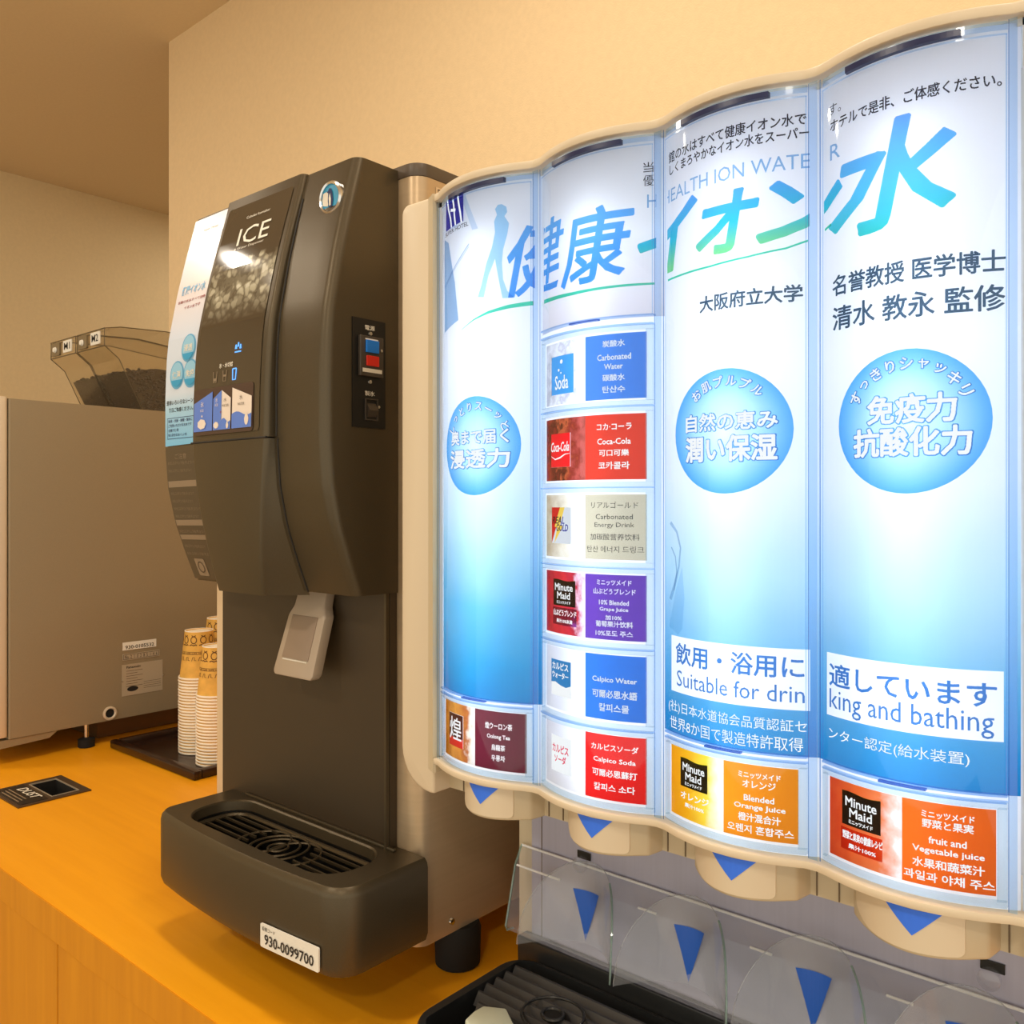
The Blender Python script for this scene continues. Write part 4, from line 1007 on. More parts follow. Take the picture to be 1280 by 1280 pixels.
COVER_TEXT = [
  ('健',(-0.4268, -0.3714, 0.6334, 0.6868),'ink_logo',0.03),
  ('康',(-0.375, -0.3161, 0.6308, 0.6829),'ink_logo',0.03),
  ('イ',(-0.3142, -0.2672, 0.6312, 0.6742),'ink_logo2',0.035),
  ('オ',(-0.2678, -0.226, 0.6329, 0.6702),'ink_logo2',0.03),
  ('ン',(-0.2278, -0.1789, 0.6348, 0.6707),'ink_logo2',0.03),
  ('水',(-0.1872, -0.1192, 0.6279, 0.6864),'ink_logo3',0.03),
  ('当',(-0.3108, -0.3047, 0.7, 0.7069),'ink_text',0),
  ('優',(-0.3108, -0.3047, 0.691, 0.6984),'ink_text',0),
  ('館の水はすべて健康イオン水で',(-0.2932, -0.2013, 0.7021, 0.7094),'ink_text',0.006),
  ('しくまろやかなイオン水をスーパー',(-0.2923, -0.2001, 0.6941, 0.7009),'ink_text',0.006),
  ('す。',(-0.1877, -0.1794, 0.7021, 0.7085),'ink_text',0),
  ('ホテルで是非、ご体感ください。',(-0.1866, -0.0995, 0.6926, 0.6995),'ink_text',0.006),
  ('H',(-0.3085, -0.3025, 0.6765, 0.6853),'ink_pale',0.0),
  ('HEALTH ION WATE',(-0.2990, -0.1995, 0.6765, 0.6853),'ink_pale',0.0),
  ('R',(-0.1868, -0.1800, 0.6765, 0.6853),'ink_pale',0.0),
  ('大阪府立大学',(-0.2647, -0.2033, 0.5988, 0.6088),'ink_title',0.006),
  ('名誉教授 医学博士',(-0.1849, -0.0982, 0.5982, 0.6096),'ink_title',0.006),
  ('清水 教永 監修',(-0.1849, -0.0982, 0.5786, 0.5918),'ink_title',0.012),
  ('飲用・浴用に',(-0.2857, -0.2025, 0.3775, 0.3908),'ink_blue',0.01),
  ('Suitable for drin',(-0.2849, -0.2021, 0.3632, 0.3734),'ink_blue',0),
  ('適しています',(-0.1872, -0.1018, 0.3763, 0.3891),'ink_blue',0.01),
  ('king and bathing',(-0.1872, -0.1025, 0.36, 0.3745),'ink_blue',0),
  ('(社)日本水道協会品質認証セ',(-0.2932, -0.2009, 0.3449, 0.3532),'white_print',0.0),
  ('世界8か国で製造特許取得',(-0.2915, -0.2029, 0.3345, 0.3428),'white_print',0.0),
  ('ンター認定(給水装置)',(-0.1877, -0.1129, 0.3447, 0.3524),'white_print',0.0),
  ('奥まで届く',(-0.4846, -0.4249, 0.526, 0.5367),'outlined',0.02),
  ('浸透力',(-0.486, -0.4243, 0.5077, 0.5216),'outlined',0.03),
  ('自然の恵み',(-0.2759, -0.2159, 0.5251, 0.5357),'outlined',0.02),
  ('潤い保湿',(-0.2759, -0.2164, 0.5063, 0.5215),'outlined',0.03),
  ('免疫力',(-0.1626, -0.1189, 0.5232, 0.538),'outlined',0.03),
  ('抗酸化力',(-0.1707, -0.1122, 0.5057, 0.5207),'outlined',0.03),
]
def outlined(bmf, name, parent_cols=range(4), o=.0):
    pass
for s, bxx, mat, bold in COVER_TEXT:
    a, c, z0, z1 = bxx
    if mat == 'outlined':
        gw = .0005 if z1 - z0 > .0135 else .00032
        raster_print(fit(glyphs(s), a, c, z0, z1), bxx, gw + .0006, .00016, 'lettering_outline', M['ink_outline'], .0008)
        raster_print(fit(glyphs(s), a, c, z0, z1), bxx, gw, .00016, 'lettering', M['white_print'], .0012)
    elif mat.startswith('ink_logo'):
        raster_print(fit(glyphs(s), a + .001, c - .001, z0 + .001, z1 - .001, .18), bxx, {'健': .0006, '康': .0007, '水': .0014}.get(s, .0012), .00022, 'lettering', M[mat], .0008, margin=.0042)
    elif bold > .005: raster_print(fit(glyphs(s), a, c, z0, z1), bxx, .00022 if z1 - z0 > .009 else .00012, .00011, 'lettering', M[mat], .0008)
    else: cover_piece(fit(glyphs(s), a, c, z0, z1), 'lettering', M[mat], .0008, margin=.0042)
# round bubbles with arched words
def bubble_mat():
    m, nt, out = new_mat('ink_bubble')
    tc = nt.nodes.new('ShaderNodeTexCoord'); s = nt.nodes.new('ShaderNodeSeparateXYZ'); nt.links.new(tc.outputs['Generated'], s.inputs[0])
    a = math_(nt, 'POWER', math_(nt, 'MULTIPLY', math_(nt, 'SUBTRACT', s.outputs[0], 0.5), 2.0), 2.0)
    c = math_(nt, 'POWER', math_(nt, 'MULTIPLY', math_(nt, 'SUBTRACT', s.outputs[2], 0.5), 2.0), 2.0)
    d = math_(nt, 'SQRT', math_(nt, 'ADD', a, c))
    r = ramp(nt, [(0.0, (0.80, 0.92, 1.0)), (0.55, (0.52, 0.80, 0.98)), (0.85, (0.22, 0.58, 0.92)), (1.0, (0.10, 0.44, 0.84))], d)
    e = nt.nodes.new('ShaderNodeBsdfTransparent'); nt.links.new(r.outputs[0], e.inputs[0]); nt.links.new(e.outputs[0], out.inputs[0]); return m
M['ink_bubble'] = bubble_mat()
for k, (a, c, z0, z1) in ((0, (-0.4954, -0.4162, 0.4867, 0.5624)), (2, (-0.2865, -0.2077, 0.4863, 0.5626)), (3, (-0.181, -0.1032, 0.4855, 0.5624))):
    cx_, cz_, rx, rz = (a + c) / 2, (z0 + z1) / 2, (c - a) / 2, (z1 - z0) / 2
    bm = flat_poly(blob(cx_, cz_, rx, rz, 48)); cover_piece(bm, 'round_bubble', M['ink_bubble'], .0004, cols=[k])
    word = {0: 'しっとりスーッと', 2: 'お肌プルプル', 3: 'すっきりシャッキリ'}[k]
    span = {0: 62, 2: 40, 3: 62}[k]; n = len(word)
    for q, (mat, grow, lift) in enumerate(((M['ink_outline'], .0005, .0008), (M['white_print'], 0, .0012))):
        acc = B()
        for i, ch in enumerate(word):
            g = glyphs(ch); small = ch in 'っッャ'
            wv = .0032 if not small else .0024
            fit(g, -wv, wv, -wv, wv, 0, True)
            an = math.radians(span * (1 - 2 * i / (n - 1))); ca, sa = math.cos(an), math.sin(an)
            for v in g.verts:
                x, y = v.co.x, v.co.y; x, y = x * ca - y * sa, x * sa + y * ca
                v.co.x = cx_ - sa * rx * .80 + x; v.co.y = cz_ + ca * rz * .80 + y
            merge(acc, g)
        raster_print(acc, (a, c, z0, z1), .00065 if q == 0 else .00022, .00016, 'lettering_outline' if q == 0 else 'lettering', mat, lift, cols=[k])
# underline swoosh, walking figure, emblem, side pictures
SW = [(-0.4703, 0.6150), (-0.4561, 0.6207), (-0.442, 0.6245), (-0.4249, 0.6272), (-0.4091, 0.6285), (-0.3859, 0.6272), (-0.3624, 0.6262), (-0.3389, 0.6262), (-0.3202, 0.6262), (-0.3038, 0.6260), (-0.2915, 0.6264), (-0.2574, 0.6264), (-0.2325, 0.6280), (-0.2113, 0.6305), (-0.1993, 0.6344), (-.186, .640)]
cover_piece(ribbon(SW, [.0003, .0010, .0020, .0028, .0032, .0028, .0022, .0018, .0016, .0014, .0013, .0012, .0011, .0011, .0012, .0014]), 'green_swoosh', M['ink_green'], .0010)
PERSON = [(-0.4307, 0.7045), (-0.427, 0.702), (-0.4263, 0.698), (-0.4285, 0.6952), (-0.4249, 0.6894), (-0.4263, 0.6812), (-0.4295, 0.6704), (-0.4304, 0.6607), (-0.4295, 0.648), (-0.4263, 0.6392), (-0.4207, 0.6334), (-0.43, 0.634), (-0.4319, 0.6426), (-0.4345, 0.6556), (-0.4361, 0.6642), (-0.4418, 0.6523), (-0.4461, 0.6366), (-0.452, 0.6375), (-0.4484, 0.6462), (-0.4435, 0.6625), (-0.4388, 0.6731), (-0.4361, 0.684), (-0.4369, 0.6925), (-0.4345, 0.6971), (-0.4361, 0.7016), (-0.4338, 0.7044)]
cover_piece(flat_poly(PERSON), 'walking_figure', M['ink_person'], .0006, cols=[0])
cover_piece(flat_poly([(-0.5002, 0.6934), (-0.4915, 0.6883), (-0.4806, 0.6545), (-0.4752, 0.6237), (-0.5002, 0.6182)]), 'window_picture', M['ink_steel'], .0004, cols=[0])
cover_piece(flat_poly([(-0.4960, 0.718), (-0.466, 0.7190), (-.452, .690), (-.458, .690), (-.468, .712), (-.478, .697), (-.4960, .7)]), 'window_picture', film('ink_haze', (.72, .82, .93)), .0004, cols=[0])
cover_piece(ribbon([(-.4985, .655), (-.487, .662), (-.470, .6735), (-.4615, .6800)], .0009), 'window_picture', M['ink_steel'], .0006, cols=[0])
cover_piece(ribbon([(-.4985, .6535), (-.487, .6605), (-.470, .6715), (-.4615, .6780)], .0005), 'window_picture', M['ink_steel'], .0006, cols=[0])
cover_piece(flat_poly([(-.4962, .6985), (-.4962, .7225), (-.4680, .7228), (-.4680, .6992)]), 'emblem', M['ink_navy'], .0008, cols=[0])
for xs_, w_ in (([-.4925, -.4905, -.4865, -.4850], .0021), ([-.4835, -.4812, -.4800, -.4785], .0021), ([-.4755, -.4740, -.4715, -.4700], .0021)):
    cover_piece(ribbon([(xs_[0], .7228), (xs_[1], .7150), (xs_[2], .7060), (xs_[3], .6985)], w_), 'emblem_stroke', M['white_print'], .0012, cols=[0])
cover_piece(ribbon([(-.4862, .7125), (-.4785, .7105)], .0022), 'emblem_stroke', M['white_print'], .0012, cols=[0])
cover_piece(fit(glyphs('SUPER HOTEL', .01), -.4975, -.4620, .6942, .6975), 'lettering', M['ink_text'], .0008, cols=[0])
cover_piece(ribbon([(-.2915, .468), (-.2850, .462), (-.2815, .452), (-.2830, .440), (-.2870, .428), (-.2915, .418)], [.0025, .0018, .0014, .0016, .0022, .0026]), 'glass_picture', M['ink_glass'], .0006, cols=[2])
cover_piece(ribbon([(-.2905, .452), (-.2865, .446), (-.2850, .436), (-.2880, .424)], .0012), 'glass_picture', M['ink_glass'], .0006, cols=[2])
cover_piece(flat_poly([(-.2930, .40), (-.2860, .425), (-.2800, .44), (-.2780, .42), (-.2800, .40), (-.2840, .3960)]), 'glass_picture', film('ink_glass_soft', (.75, .86, .94)), .0004, cols=[2])

# clear column covers with their frames and seams
for k in range(4):
    xl, xr = X0 + W * k + .0046, X0 + W * (k + 1) - .0046
    cv = obj('clear_cover', arc_sheet(xl, xr, ABOT[k] + .0012, ZT - .0035, .0008, 26), M['clear'], dd, smooth=True)
    obj('cover_rim', arc_sheet(xl, xl + .0007, ABOT[k] + .001, ZT - .003, -.0002, 1), M['seam_blue'], cv)
    obj('cover_rim', arc_sheet(xr - .0007, xr, ABOT[k] + .001, ZT - .003, -.0002, 1), M['seam_blue'], cv)
    obj('cover_rim', arc_sheet(xl, xr, ZT - .0035, ZT - .0025, -.0002, 26), M['seam_blue'], cv)
    obj('cover_rim', arc_box(xl, xr, ABOT[k] + .0002, ABOT[k] + .0012, -.0008, .0044, 26), M['seam_blue'], cv)
    obj('top_slot', arc_box(xl + W * .15, xr - W * .19, ZT - .0005, ZT + .0028, -.0004, .0030, 20), M['slot_navy'], cv)
    obj('top_slot_edge', arc_sheet(xl, xr, ZT - .0005, ZT + .0040, .0008, 26), M['seam_blue'], cv)
    obj('latch_tab', arc_box(xc(k) - .012, xc(k) + .012, ABOT[k] - .0008, ABOT[k] + .0003, -.0012, .003, 8), M['seam_edge'], cv)
for s in range(5):
    x = X0 + W * s
    for (a, c, mat, o) in ((-.0042, -.0037, 'seam_edge', .0004), (-.0036, .0016, 'seam_blue', -.0008), (.0016, .0028, 'frame_blue', -.0014), (.0029, .0036, 'seam_edge', -.0004)):
        a_, c_ = max(X0 + 1e-4, x + a), min(X1 - 1e-4, x + c)
        if c_ - a_ < .0003: continue
        y = min(ycv(x - .004), ycv(x + .0039)) + o if 0 < s < 4 else .497
        obj('column_seam', surf(lambda u, v: (a_ + (c_ - a_) * u, y, ZB + (ZT + .004 - ZB) * v), 1, 1), M[mat], dd)

# drink cards ------------------------------------------------------
def R(x0, x1, z0, z1): return flat_poly([(x0, z0), (x1, z0), (x1, z1), (x0, z1)])
def film_grad_x(name, stops, xa, xb): 
    m, nt, out = new_mat(name)
    tc = nt.nodes.new('ShaderNodeTexCoord'); s = nt.nodes.new('ShaderNodeSeparateXYZ'); nt.links.new(tc.outputs['Object'], s.inputs[0])
    n = nt.nodes.new('ShaderNodeTexNoise'); n.inputs['Scale'].default_value = 130; n.inputs['Detail'].default_value = 4
    nt.links.new(tc.outputs['Object'], n.inputs['Vector'])
    f = math_(nt, 'ADD', maprange(nt, s.outputs[0], xa, xb), math_(nt, 'MULTIPLY', math_(nt, 'SUBTRACT', n.outputs[0], .5), stops[0]))
    r = ramp(nt, stops[1], f); e = nt.nodes.new('ShaderNodeBsdfTransparent'); nt.links.new(r.outputs[0], e.inputs[0]); nt.links.new(e.outputs[0], out.inputs[0]); return m
WH = (.95, .97, 1.0)
CARDS = [  # most picture stops whiten at the right end: a gleam painted into the ink
 (0, 0, 'oolong', (.5, [(0, (.45, .12, .01)), (.4, (.85, .38, .06)), (.75, (.55, .16, .04)), (.88, (.9, .8, .65)), (1, (.9, .85, .8))]), (.17, .012, .035), 'white_print', 'kou', [('煌ウーロン茶', .70, .11, .26), ('Oolong Tea', .52, .09, .22), ('烏龍茶', .34, .10, .13), ('우롱차', .16, .10, .13)]),
 (1, 5, 'soda', (1.2, [(0, (.55, .56, .62)), (.4, (.85, .87, .9)), (.55, (.6, .6, .7)), (.8, (.95, .96, 1.0)), (1, (.95, .97, 1))]), (.05, .22, .66), 'white_soft', 'soda', [('炭酸水', .80, .10, .18), ('Carbonated', .60, .09, .27), ('Water', .46, .08, .15), ('碳酸水', .28, .10, .18), ('탄산수', .10, .10, .18)]),
 (1, 4, 'cola', (1.3, [(0, (.35, .04, .02)), (.35, (.12, .02, .01)), (.5, (.55, .12, .04)), (.7, (.30, .03, .02)), (1, (.55, .10, .08))]), (.72, .035, .015), 'white_print', 'cola', [('コカ·コーラ', .76, .10, .28), ('Coca-Cola', .54, .09, .27), ('可口可樂', .36, .10, .24), ('코카콜라', .16, .11, .25)]),
 (1, 3, 'gold', (.6, [(0, (.55, .42, .25)), (.5, (.85, .78, .62)), (.8, (.95, .93, .85)), (1, (.9, .88, .76))]), (.62, .56, .40), 'ink_text', 'gold', [('リアルゴールド', .79, .10, .38), ('Carbonated', .62, .08, .30), ('Energy Drink', .48, .09, .32), ('加碳酸营养饮料', .30, .10, .40), ('탄산 에너지 드링크', .11, .10, .46)]),
 (1, 2, 'grape', (.7, [(0, (.45, .01, .03)), (.45, (.70, .03, .04)), (.75, (.50, .02, .05)), (.9, (.85, .6, .7)), (1, (.9, .8, .9))]), (.13, .035, .42), 'white_soft', 'mm', [('ミニッツメイド', .84, .08, .28), ('山ぶどうブレンド', .70, .09, .34), ('10% Blended', .54, .07, .24), ('Grape Juice', .43, .07, .23), ('加10%', .31, .07, .13), ('葡萄果汁饮料', .20, .09, .30), ('10%포도 주스', .06, .08, .30)], '山ぶどうブレンド'),
 (1, 1, 'water', (.15, [(0, (.72, .72, .76)), (.6, (.85, .86, .9)), (1, WH)]), (.01, .18, .66), 'white_soft', 'cw', [('Calpico Water', .56, .10, .36), ('可爾必思水語', .34, .12, .36), ('칼피스물', .13, .12, .24)]),
 (1, 0, 'csoda', (.15, [(0, (.74, .73, .76)), (.6, (.85, .86, .9)), (1, WH)]), (.84, .012, .015), 'white_print', 'cs', [('カルピスソーダ', .76, .10, .38), ('Calpico Soda', .56, .09, .34), ('可爾必思蘇打', .36, .11, .36), ('칼피스 소다', .14, .11, .33)]),
 (2, 0, 'orange', (.25, [(0, (.98, .40, .005)), (.35, (.98, .50, .01)), (.7, (.98, .72, .06)), (.9, (1, .95, .7)), (1, (.9, .9, .8))]), (.88, .30, .012), 'white_print', 'mm', [('ミニッツメイド', .82, .08, .28), ('オレンジ', .69, .10, .22), ('Blended', .51, .08, .20), ('Orange Juice', .38, .09, .34), ('橙汁混合汁', .23, .11, .28), ('오렌지 혼합주스', .07, .11, .44)], 'オレンジ'),
 (3, 0, 'vegetable', (.5, [(0, (.72, .06, .015)), (.4, (.85, .15, .03)), (.7, (.85, .22, .07)), (.9, (.9, .6, .5)), (1, (.95, .88, .85))]), (.88, .15, .012), 'white_print', 'mm', [('ミニッツメイド', .82, .08, .28), ('野菜と果実', .70, .10, .27), ('fruit and', .52, .08, .20), ('Vegetable juice', .38, .09, .38), ('水果和蔬菜汁', .22, .11, .38), ('과일과 야채 주스', .06, .11, .48)], '野菜と果実の健康レシピ'),
]
pitch = .0541
for c in CARDS:
    k, row, nm_, pic, block, ink, logo, lines = c[:8]; sub = c[8] if len(c) > 8 else ''
    z0 = ZB + .0015 + row * pitch; z1 = z0 + .0530
    xl, xr = X0 + W * k + .0048, X0 + W * (k + 1) - .0048
    card = obj('drink_card', arc_box(xl, xr, z0, z0 + .0030, -.0004, .0036, 22), M['frame_blue'], dd)
    card['label'] = {'oolong': 'dark red oolong tea card', 'soda': 'blue soda water card', 'cola': 'bright red cola card', 'gold': 'beige energy drink card', 'grape': 'purple and red grape juice card', 'water': 'white and blue lactic drink card', 'csoda': 'white and red lactic soda card', 'orange': 'orange juice card', 'vegetable': 'red orange vegetable juice card'}[nm_]
    obj('card_rim', arc_box(xl, xr, z1 - .0030, z1, -.0004, .0036, 22), M['frame_blue'], card)
    obj('card_rim', arc_box(xl, xr, z1 - .0001, z1 + .0009, -.0010, .0036, 22), M['seam_blue'], card)
    obj('card_rim', arc_box(xl, xl + .0026, z0 + .003, z1 - .003, -.0004, .0036, 1), M['frame_blue'], card)
    obj('card_rim', arc_box(xr - .0040, xr, z0 + .003, z1 - .003, -.0004, .0036, 1), M['frame_blue'], card)
    obj('card_window', arc_sheet(xl + .001, xr - .001, z0 + .001, z1 - .001, .0004, 22), M['clear'], card, smooth=True)
    px0, px1 = xl + .0036, xr - .0050; pz0, pz1 = z0 + .0046, z1 - .0044; w, h = px1 - px0, pz1 - pz0
    A = lambda a: px0 + w * a
    Z = lambda q: pz0 + h * q
    def put(bm, name, mat, lift): return cover_piece(bm, name, mat, lift, parent=card, cols=[k], margin=.0046)
    tl = {'kou': (.10, .34, .22, .80), 'soda': (.09, .38, .16, .78), 'cola': (.08, .34, .22, .76), 'gold': (.10, .35, .22, .80)}.get(logo)
    pb = R(A(0), A(.5), Z(0), Z(1))
    if tl:
        pb.free(); pb = B()
        for q4 in ((0, .5, 0, tl[2]), (0, .5, tl[3], 1), (0, tl[0], tl[2], tl[3]), (tl[1], .5, tl[2], tl[3])): merge(pb, R(A(q4[0]), A(q4[1]), Z(q4[2]), Z(q4[3])))
    put(pb, 'picture', film_grad_x('picture_' + nm_, pic, A(0) - RX, A(.5) - RX), .0004)
    put(R(A(.5), A(1), Z(0), Z(1)), 'colour_field', film('field_' + nm_, block), .0004)
    def word(s, a, q, wa, hq, mat, lift=.0012, bold=.012, shear=0): q = (A(a - wa / 2), A(a + wa / 2), Z(q), Z(q + hq)); raster_print(fit(glyphs(s), *q, shear), q, (.00018 if bold >= .02 else .00012) if mat != 'ink_text' else .00002, .00011, 'lettering', M[mat], lift, parent=card, cols=[k])
    for (s, q, hq, wa) in lines: word(s, .755, q, wa, hq, ink)
    if logo == 'mm':
        if nm_ == 'grape': T = (.12, .40, .45, .86)
        elif nm_ == 'orange': T = (.11, .37, .46, .86)
        else: T = (.10, .37, .46, .88)
        top = [(A(T[0] + (T[1] - T[0]) * i / 12), Z(T[3] + .012 * math.sin(i / 12 * 6.28 + .5))) for i in range(13)]
        put(flat_poly([(A(T[0]), Z(T[2])), (A(T[1]), Z(T[2]))] + top[::-1]), 'logo_tile', M['ink_black'], .0008)
        put(ribbon(top, .0007), 'logo_leaf', film('leaf_' + nm_, (.55, .75, .05)), .0012)
        wT = T[1] - T[0]; cT = (T[0] + T[1]) / 2; hT = T[3] - T[2]
        word('Minute', cT, T[2] + hT * .60, wT * .80, hT * .27, 'white_print', .0012, .03); word('Maid', cT, T[2] + hT * .28, wT * .58, hT * .26, 'white_print', .0012, .03)
        word('ミニッツメイド', cT, T[2] + hT * .08, wT * .62, hT * .12, 'white_print', .0012, .01)
        if nm_ != 'orange': put(R(A(T[0] - .01), A(T[1] + .01), Z(.14), Z(.42)), 'logo_banner', film('banner_' + nm_, (.35, .08, .45) if nm_ == 'grape' else (.75, .12, .03)), .0006)
        word(sub, cT + .01, .29, wT * 1.02, .10, 'white_print', .0012, .02); word('果汁10%未満' if nm_ == 'grape' else '果汁100%', cT + .01, .18, wT * .7, .06, 'white_print', .0012, .01)
    if logo == 'kou':
        put(R(A(.10), A(.34), Z(.38), Z(.80)), 'logo_tile', film('tile_brown', (.10, .015, .01)), .0008); put(R(A(.10), A(.34), Z(.22), Z(.38)), 'logo_tile', film('tile_red', (.75, .03, .02)), .0008)
        word('煌', .22, .34, .20, .40, 'white_print', .0012, .0)
    if logo == 'soda':
        put(R(A(.09), A(.38), Z(.16), Z(.78)), 'logo_tile', film('tile_blue', (.06, .36, .75)), .0008); word('Soda', .235, .24, .17, .22, 'white_print', .0012, .02)
        for (a, q, r) in ((.20, .55, .012), (.235, .68, .018), (.23, .50, .008)): put(flat_poly(blob(A(a), Z(q), w * r, w * r, 12)), 'logo_bubble', M['white_print'], .0012)
    if logo == 'cola':
        put(R(A(.08), A(.34), Z(.22), Z(.76)), 'logo_tile', film('tile_red2', (.88, .012, .02)), .0008); word('Coca-Cola', .21, .47, .24, .15, 'white_print', .0012, .02, .25)
        put(ribbon([(A(.09), Z(.40)), (A(.15), Z(.345)), (A(.22), Z(.37)), (A(.28), Z(.42)), (A(.34), Z(.43))], [.0002, .0009, .0012, .0008, .0002]), 'logo_wave', M['white_print'], .0012)
    if logo == 'gold':
        put(R(A(.10), A(.35), Z(.22), Z(.80)), 'logo_tile', M['white_soft'], .0008)
        put(flat_poly([(A(.10), Z(.22)), (A(.17), Z(.50)), (A(.14), Z(.50)), (A(.22), Z(.80)), (A(.10), Z(.80))]), 'logo_red', film('tile_red3', (.85, .02, .02)), .0012)
        put(flat_poly([(A(.22), Z(.80)), (A(.28), Z(.80)), (A(.22), Z(.52)), (A(.26), Z(.50)), (A(.14), Z(.22)), (A(.18), Z(.47)), (A(.145), Z(.49))]), 'logo_bolt', emis('bolt_yellow', (1, .72, .12), .9), .0014)
        word('REAL', .20, .54, .16, .11, M['navy_ink'] if False else 'ink_navy', .0018, .03, .2); word('GOLD', .25, .42, .15, .11, 'ink_navy', .0018, .03, .2)
    if logo == 'cw':
        put(R(A(.09), A(.35), Z(.22), Z(.80)), 'logo_tile', M['white_print'], .0008); put(flat_poly([(A(.09), Z(.42)), (A(.15), Z(.44)), (A(.22), Z(.40)), (A(.29), Z(.38)), (A(.35), Z(.42)), (A(.35), Z(.80)), (A(.09), Z(.80))]), 'logo_field', film('tile_blue2', (.02, .20, .55)) if False else emis('tile_blue_print', (.02, .22, .55), 1.0), .0010)
        word('カルピス', .22, .65, .21, .11, 'white_print', .0016, .03); word('ウォーター', .22, .51, .21, .10, 'white_print', .0016, .03)
    if logo == 'cs':
        put(R(A(.09), A(.35), Z(.22), Z(.80)), 'logo_tile', M['white_print'], .0008)
        M.setdefault('red_print', emis('red_backlit_print', (.75, .02, .10), 1.0))
        word('カルピス', .22, .54, .21, .13, 'red_print', .0014, .04); word('ソーダ', .22, .38, .15, .12, 'red_print', .0014, .04)

# valve shrouds with blue arrows
for k in range(4):
    x = xc(k)
    def ysh(q): return .4895 + .0235 * ((q - x - .002) / .036) ** 2
    fr = [(x - .036 + .068 * i / 16, ysh(x - .036 + .068 * i / 16)) for i in range(17)]
    b = B(); prism(b, fr + [(x + .0365, ysh(x + .032) + .004), (x + .040, .530), (x + .040, .60), (x - .036, .60)], .2405, .2682, 'z', bev=.0020); sh = obj('valve_shroud', b, M['beige_b'], dd, smooth=True, angle=50)
    fp = []
    for q in range(6): a = math.radians(180 + 90 * q / 5); fp.append((x - .0325 + .016 + .016 * math.cos(a), .2430 + .010 + .010 * math.sin(a)))
    for q in range(4): a = math.radians(270 + 90 * q / 3); fp.append((x + .027 - .003 + .003 * math.cos(a), .2430 + .003 + .003 * math.sin(a)))
    fp += [(x + .027, .2680), (x - .0325, .2680)]
    b = B(); fl = flat_poly(fp); slice_x(fl, [x - .036 + .004 * i for i in range(18)])
    ex = bmesh.ops.extrude_face_region(fl, geom=fl.faces[:])['geom']; exv = set(g for g in ex if isinstance(g, bmesh.types.BMVert))
    for v in fl.verts: X_, Z_ = v.co.x, v.co.y; v.co = (X_, ysh(X_) + (.0006 if v in exv else -.0010), Z_)
    f = obj('face_plate', fl, M['beige'], sh, smooth=True, angle=40)
    fl = flat_poly([(x - .0110, .2655), (x + .0185, .2655), (x + .0040, .2515)]); slice_x(fl, [x - .012 + .004 * i for i in range(8)])
    for v in fl.verts: X_, Z_ = v.co.x, v.co.y; v.co = (X_, ysh(X_) - .0014, Z_)
    obj('blue_arrow', fl, M['blue_sticker'], sh, smooth='raw')
    b = B(); lathe(b, [(.009, .2300), (.011, .2434)], (x, .565, 0), n=16); obj('nozzle', b, M['tray_black'], sh, smooth=True)

# grey lower front
b = B(); bx(b, -.556, -.035, .66, 1.05, .032, .2358); obj('lower_body', b, M['beige_b'], dd)
b = B(); bx(b, -.538, -.045, .6575, .6598, .045, .2385); bp = obj('splash_back', b, M['panel_grey'], dd)
b = B()
for x in (-.5255, -.030): bx(b, x - .0004, x + .0004, .6570, .6574, .05, .238)
obj('panel_joint', b, M['label_dim'], bp)
b = B(); bx(b, -.5560, -.035, .566, .659, .236, .2400); obj('head_underside', b, M['beige_b'], dd)
for (x, z) in ((-.4765, .148), (-.138, .162)):
    b = B(); bx(b, x - .006, x + .009, .6562, .6572, z + .003, z + .010, .0003); kb = obj('latch_slot', b, M['black'], dd)
    b = B(); lathe(b, [(.0070, 0), (.0072, -.006), (.005, -.0075), (.0001, -.0078)], (x + .0005, .6556, z - .0005), 'y', 18, cap=False); obj('latch_knob', b, M['splash'], kb, smooth=True)
for (x, y) in ((-.52, .70), (-.07, .70), (-.52, 1.0), (-.07, 1.0)):
    b = B(); lathe(b, [(.02, 0.0003), (.02, .0318)], (x, y, 0), n=16); obj('leg', b, M['black_matte'], dd, smooth=True)

# tray under the nozzles with louvre slats
b = B(); TL, TR, TF, TB = -.5420, -.030, .492, .642
def wt(i, z): return [b.verts.new((p[0], p[1], z)) for p in rrect(TL + i, TR - i, TF + i, TB - i, .028 - i, 6)]
o1, o2, o3, o4 = wt(.004, .0005), wt(0, .006), wt(0, .044), wt(.002, .048)
def wi(i, z): return [b.verts.new((p[0], p[1], z)) for p in rrect(TL + i, TR - i, TF + i, TB - i * .5, .012, 6)]
i1, i2 = wi(.010, .048), wi(.0105, .018)
for A_, B_ in ((o1, o2), (o2, o3), (o3, o4), (o4, i1), (i1, i2)): ring_faces(b, A_, B_)
b.faces.new(o1[::-1]); b.faces.new(i2)
t2 = obj('drip_pan', b, M['tray_black'], dd, smooth=True, angle=30)
b = B(); bx(b, -.5440, -.030, .6425, .6565, .030, .0640, .0015); obj('back_riser', b, M['tray_black'], t2, smooth=True)
k = 0; y = .6225
while y > .505:
    xs0 = -.5300 + max(0, (.572 - y)) * .9
    b = B(); prism(b, [(y, .0468), (y + .0018, .0472), (y - .0054, .0375), (y - .0066, .0372)][::-1], xs0, -.042, 'x'); obj('slat', b, M['slat'], t2); y -= .0133; k += 1
for q in range(4):
    for rr in (.0092, .0270):
        b = B(); tube(b, [(xc(q) + rr * math.cos(2 * math.pi * j / 36), .583 + rr * .95 * math.sin(2 * math.pi * j / 36), .0478) for j in range(36)], .0016 if rr < .02 else .0012, 6, closed=True); obj('grille_ring', b, M['tray_black'], t2, smooth=True)
    b = B(); lathe(b, [(.0001, 0), (.0088, 0)], (xc(q), .583, .0476), n=20, cap=False); obj('drain_hole', b, M['black_matte'], t2)

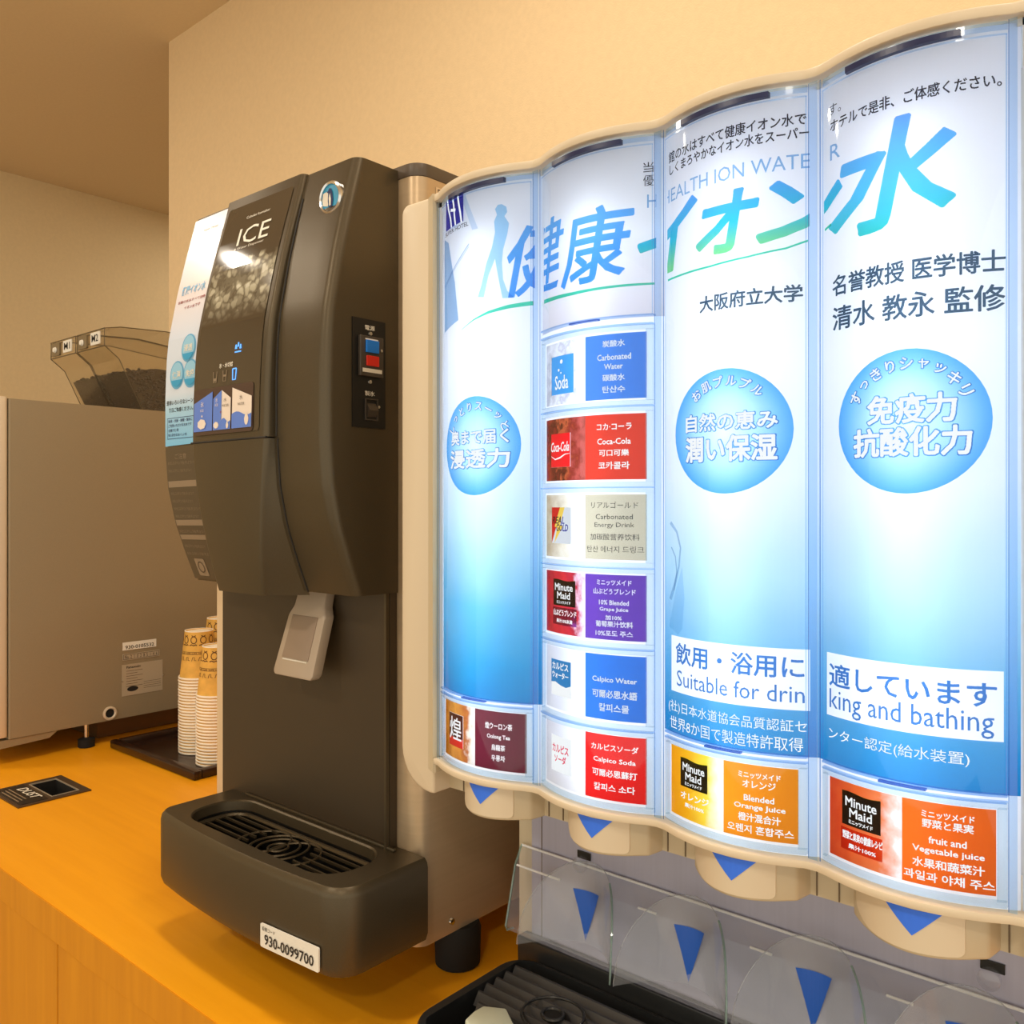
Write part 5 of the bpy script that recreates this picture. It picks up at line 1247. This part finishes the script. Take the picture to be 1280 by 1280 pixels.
# splash guard of bent clear acrylic
prof = [(.6555, .1470), (.6530, .1440), (.6450, .1300), (.6310, .0760), (.6330, .0715), (.6420, .0700)]
b = B(); th = .0022
A_ = [b.verts.new((-.5480, y, z)) for y, z in prof]; C_ = [b.verts.new((-.040, y, z)) for y, z in prof]
for i in range(len(prof) - 1): b.faces.new((A_[i], A_[i + 1], C_[i + 1], C_[i]))
sg = obj('splash_guard', b, M['splash'], dd, smooth='raw')
b = B(); tube(b, [(-.5480, .6545, .1465), (-.040, .6545, .1465)], .0012, 6); obj('bright_edge', b, M['acrylic_bright'], sg)
for k in range(4):
    b = B(); tube(b, [(X0 + W * k - (.04 if k == 0 else .006), .6445, .1305), (X0 + W * k + .012, .6445, .1305)], .0011, 6); obj('bright_edge', b, M['acrylic_bright'], sg)
b = B(); tube(b, [(-.5480, y - .001, z) for y, z in prof], .0010, 6); obj('end_edge', b, M['acrylic_edge'], sg)
for k in range(4):
    x = xc(k); hw = .0500; ns = 28
    def zt(s): return .0900 + .0680 * max(0.0, 1 - abs(s) ** 2.6) ** .5
    def yp(s, z): return .641 - .042 * s * s - (.155 - z) * .06
    b = B(); rows = []
    for i in range(ns + 1):
        s = -1 + 2 * i / ns; s = math.copysign(abs(s) ** .75, s)
        rows.append([b.verts.new((x + hw * s, yp(s, .086 + (zt(s) - .086) * j / 6), .086 + (zt(s) - .086) * j / 6)) for j in range(7)])
    for a, c in zip(rows, rows[1:]):
        for j in range(6): b.faces.new((a[j], c[j], c[j + 1], a[j + 1]))
    cs = obj('cup_shield', b, M['shield'], sg, smooth=True)
    P = []
    for i in range(41):
        s = -1 + 2 * i / 40; s = math.copysign(abs(s) ** .6, s); P.append((x + hw * s, yp(s, zt(s)), zt(s)))
    b = B(); tube(b, [(x + hw, yp(1, .086), .086)] + P[:26:-1], .0009, 6); obj('shield_edge', b, M['acrylic_edge'], cs, smooth=True)
    b = B(); tube(b, P[26::-1] + [(x - hw, yp(-1, .086), .086)], .0005, 6); obj('shield_edge', b, M['acrylic_faint'], cs, smooth=True)
    tri = [(x - .0165, .1330), (x + .0095, .1325), (x - .0040, .0890)]
    b = flat_poly(tri); slice_x(b, [x - .015 + .003 * i for i in range(9)])
    for v in b.verts: X_, Z_ = v.co.x, v.co.y; v.co = (X_, yp((X_ - x) / hw, Z_) - .0012, Z_)
    obj('blue_arrow', b, M['blue_arrow'], cs, smooth='raw')

# scrap of pale folded paper on the slats
b = B(); pr = [(-.503, .0500), (-.499, .0560), (-.486, .0575), (-.470, .0580), (-.463, .0500), (-.480, .0490)]
prism(b, [(-.4960, .530), (-.4950, .5400), (-.4760, .5480), (-.4590, .5400), (-.4570, .5200), (-.4780, .5080), (-.4920, .5150)], .0488, .0540, 'z', bev=.0016)
for v in b.verts:
    if v.co.z > .051: v.co.z += .004 * math.sin((v.co.x + .5) * 90) + .003
obj('paper_scrap', b, M['paper_green'], None, 'small folded pale green white paper scrap on the slats of the drink dispenser tray', 'paper', smooth=True)
for o_ in (_to,): bpy.data.objects.remove(o_)
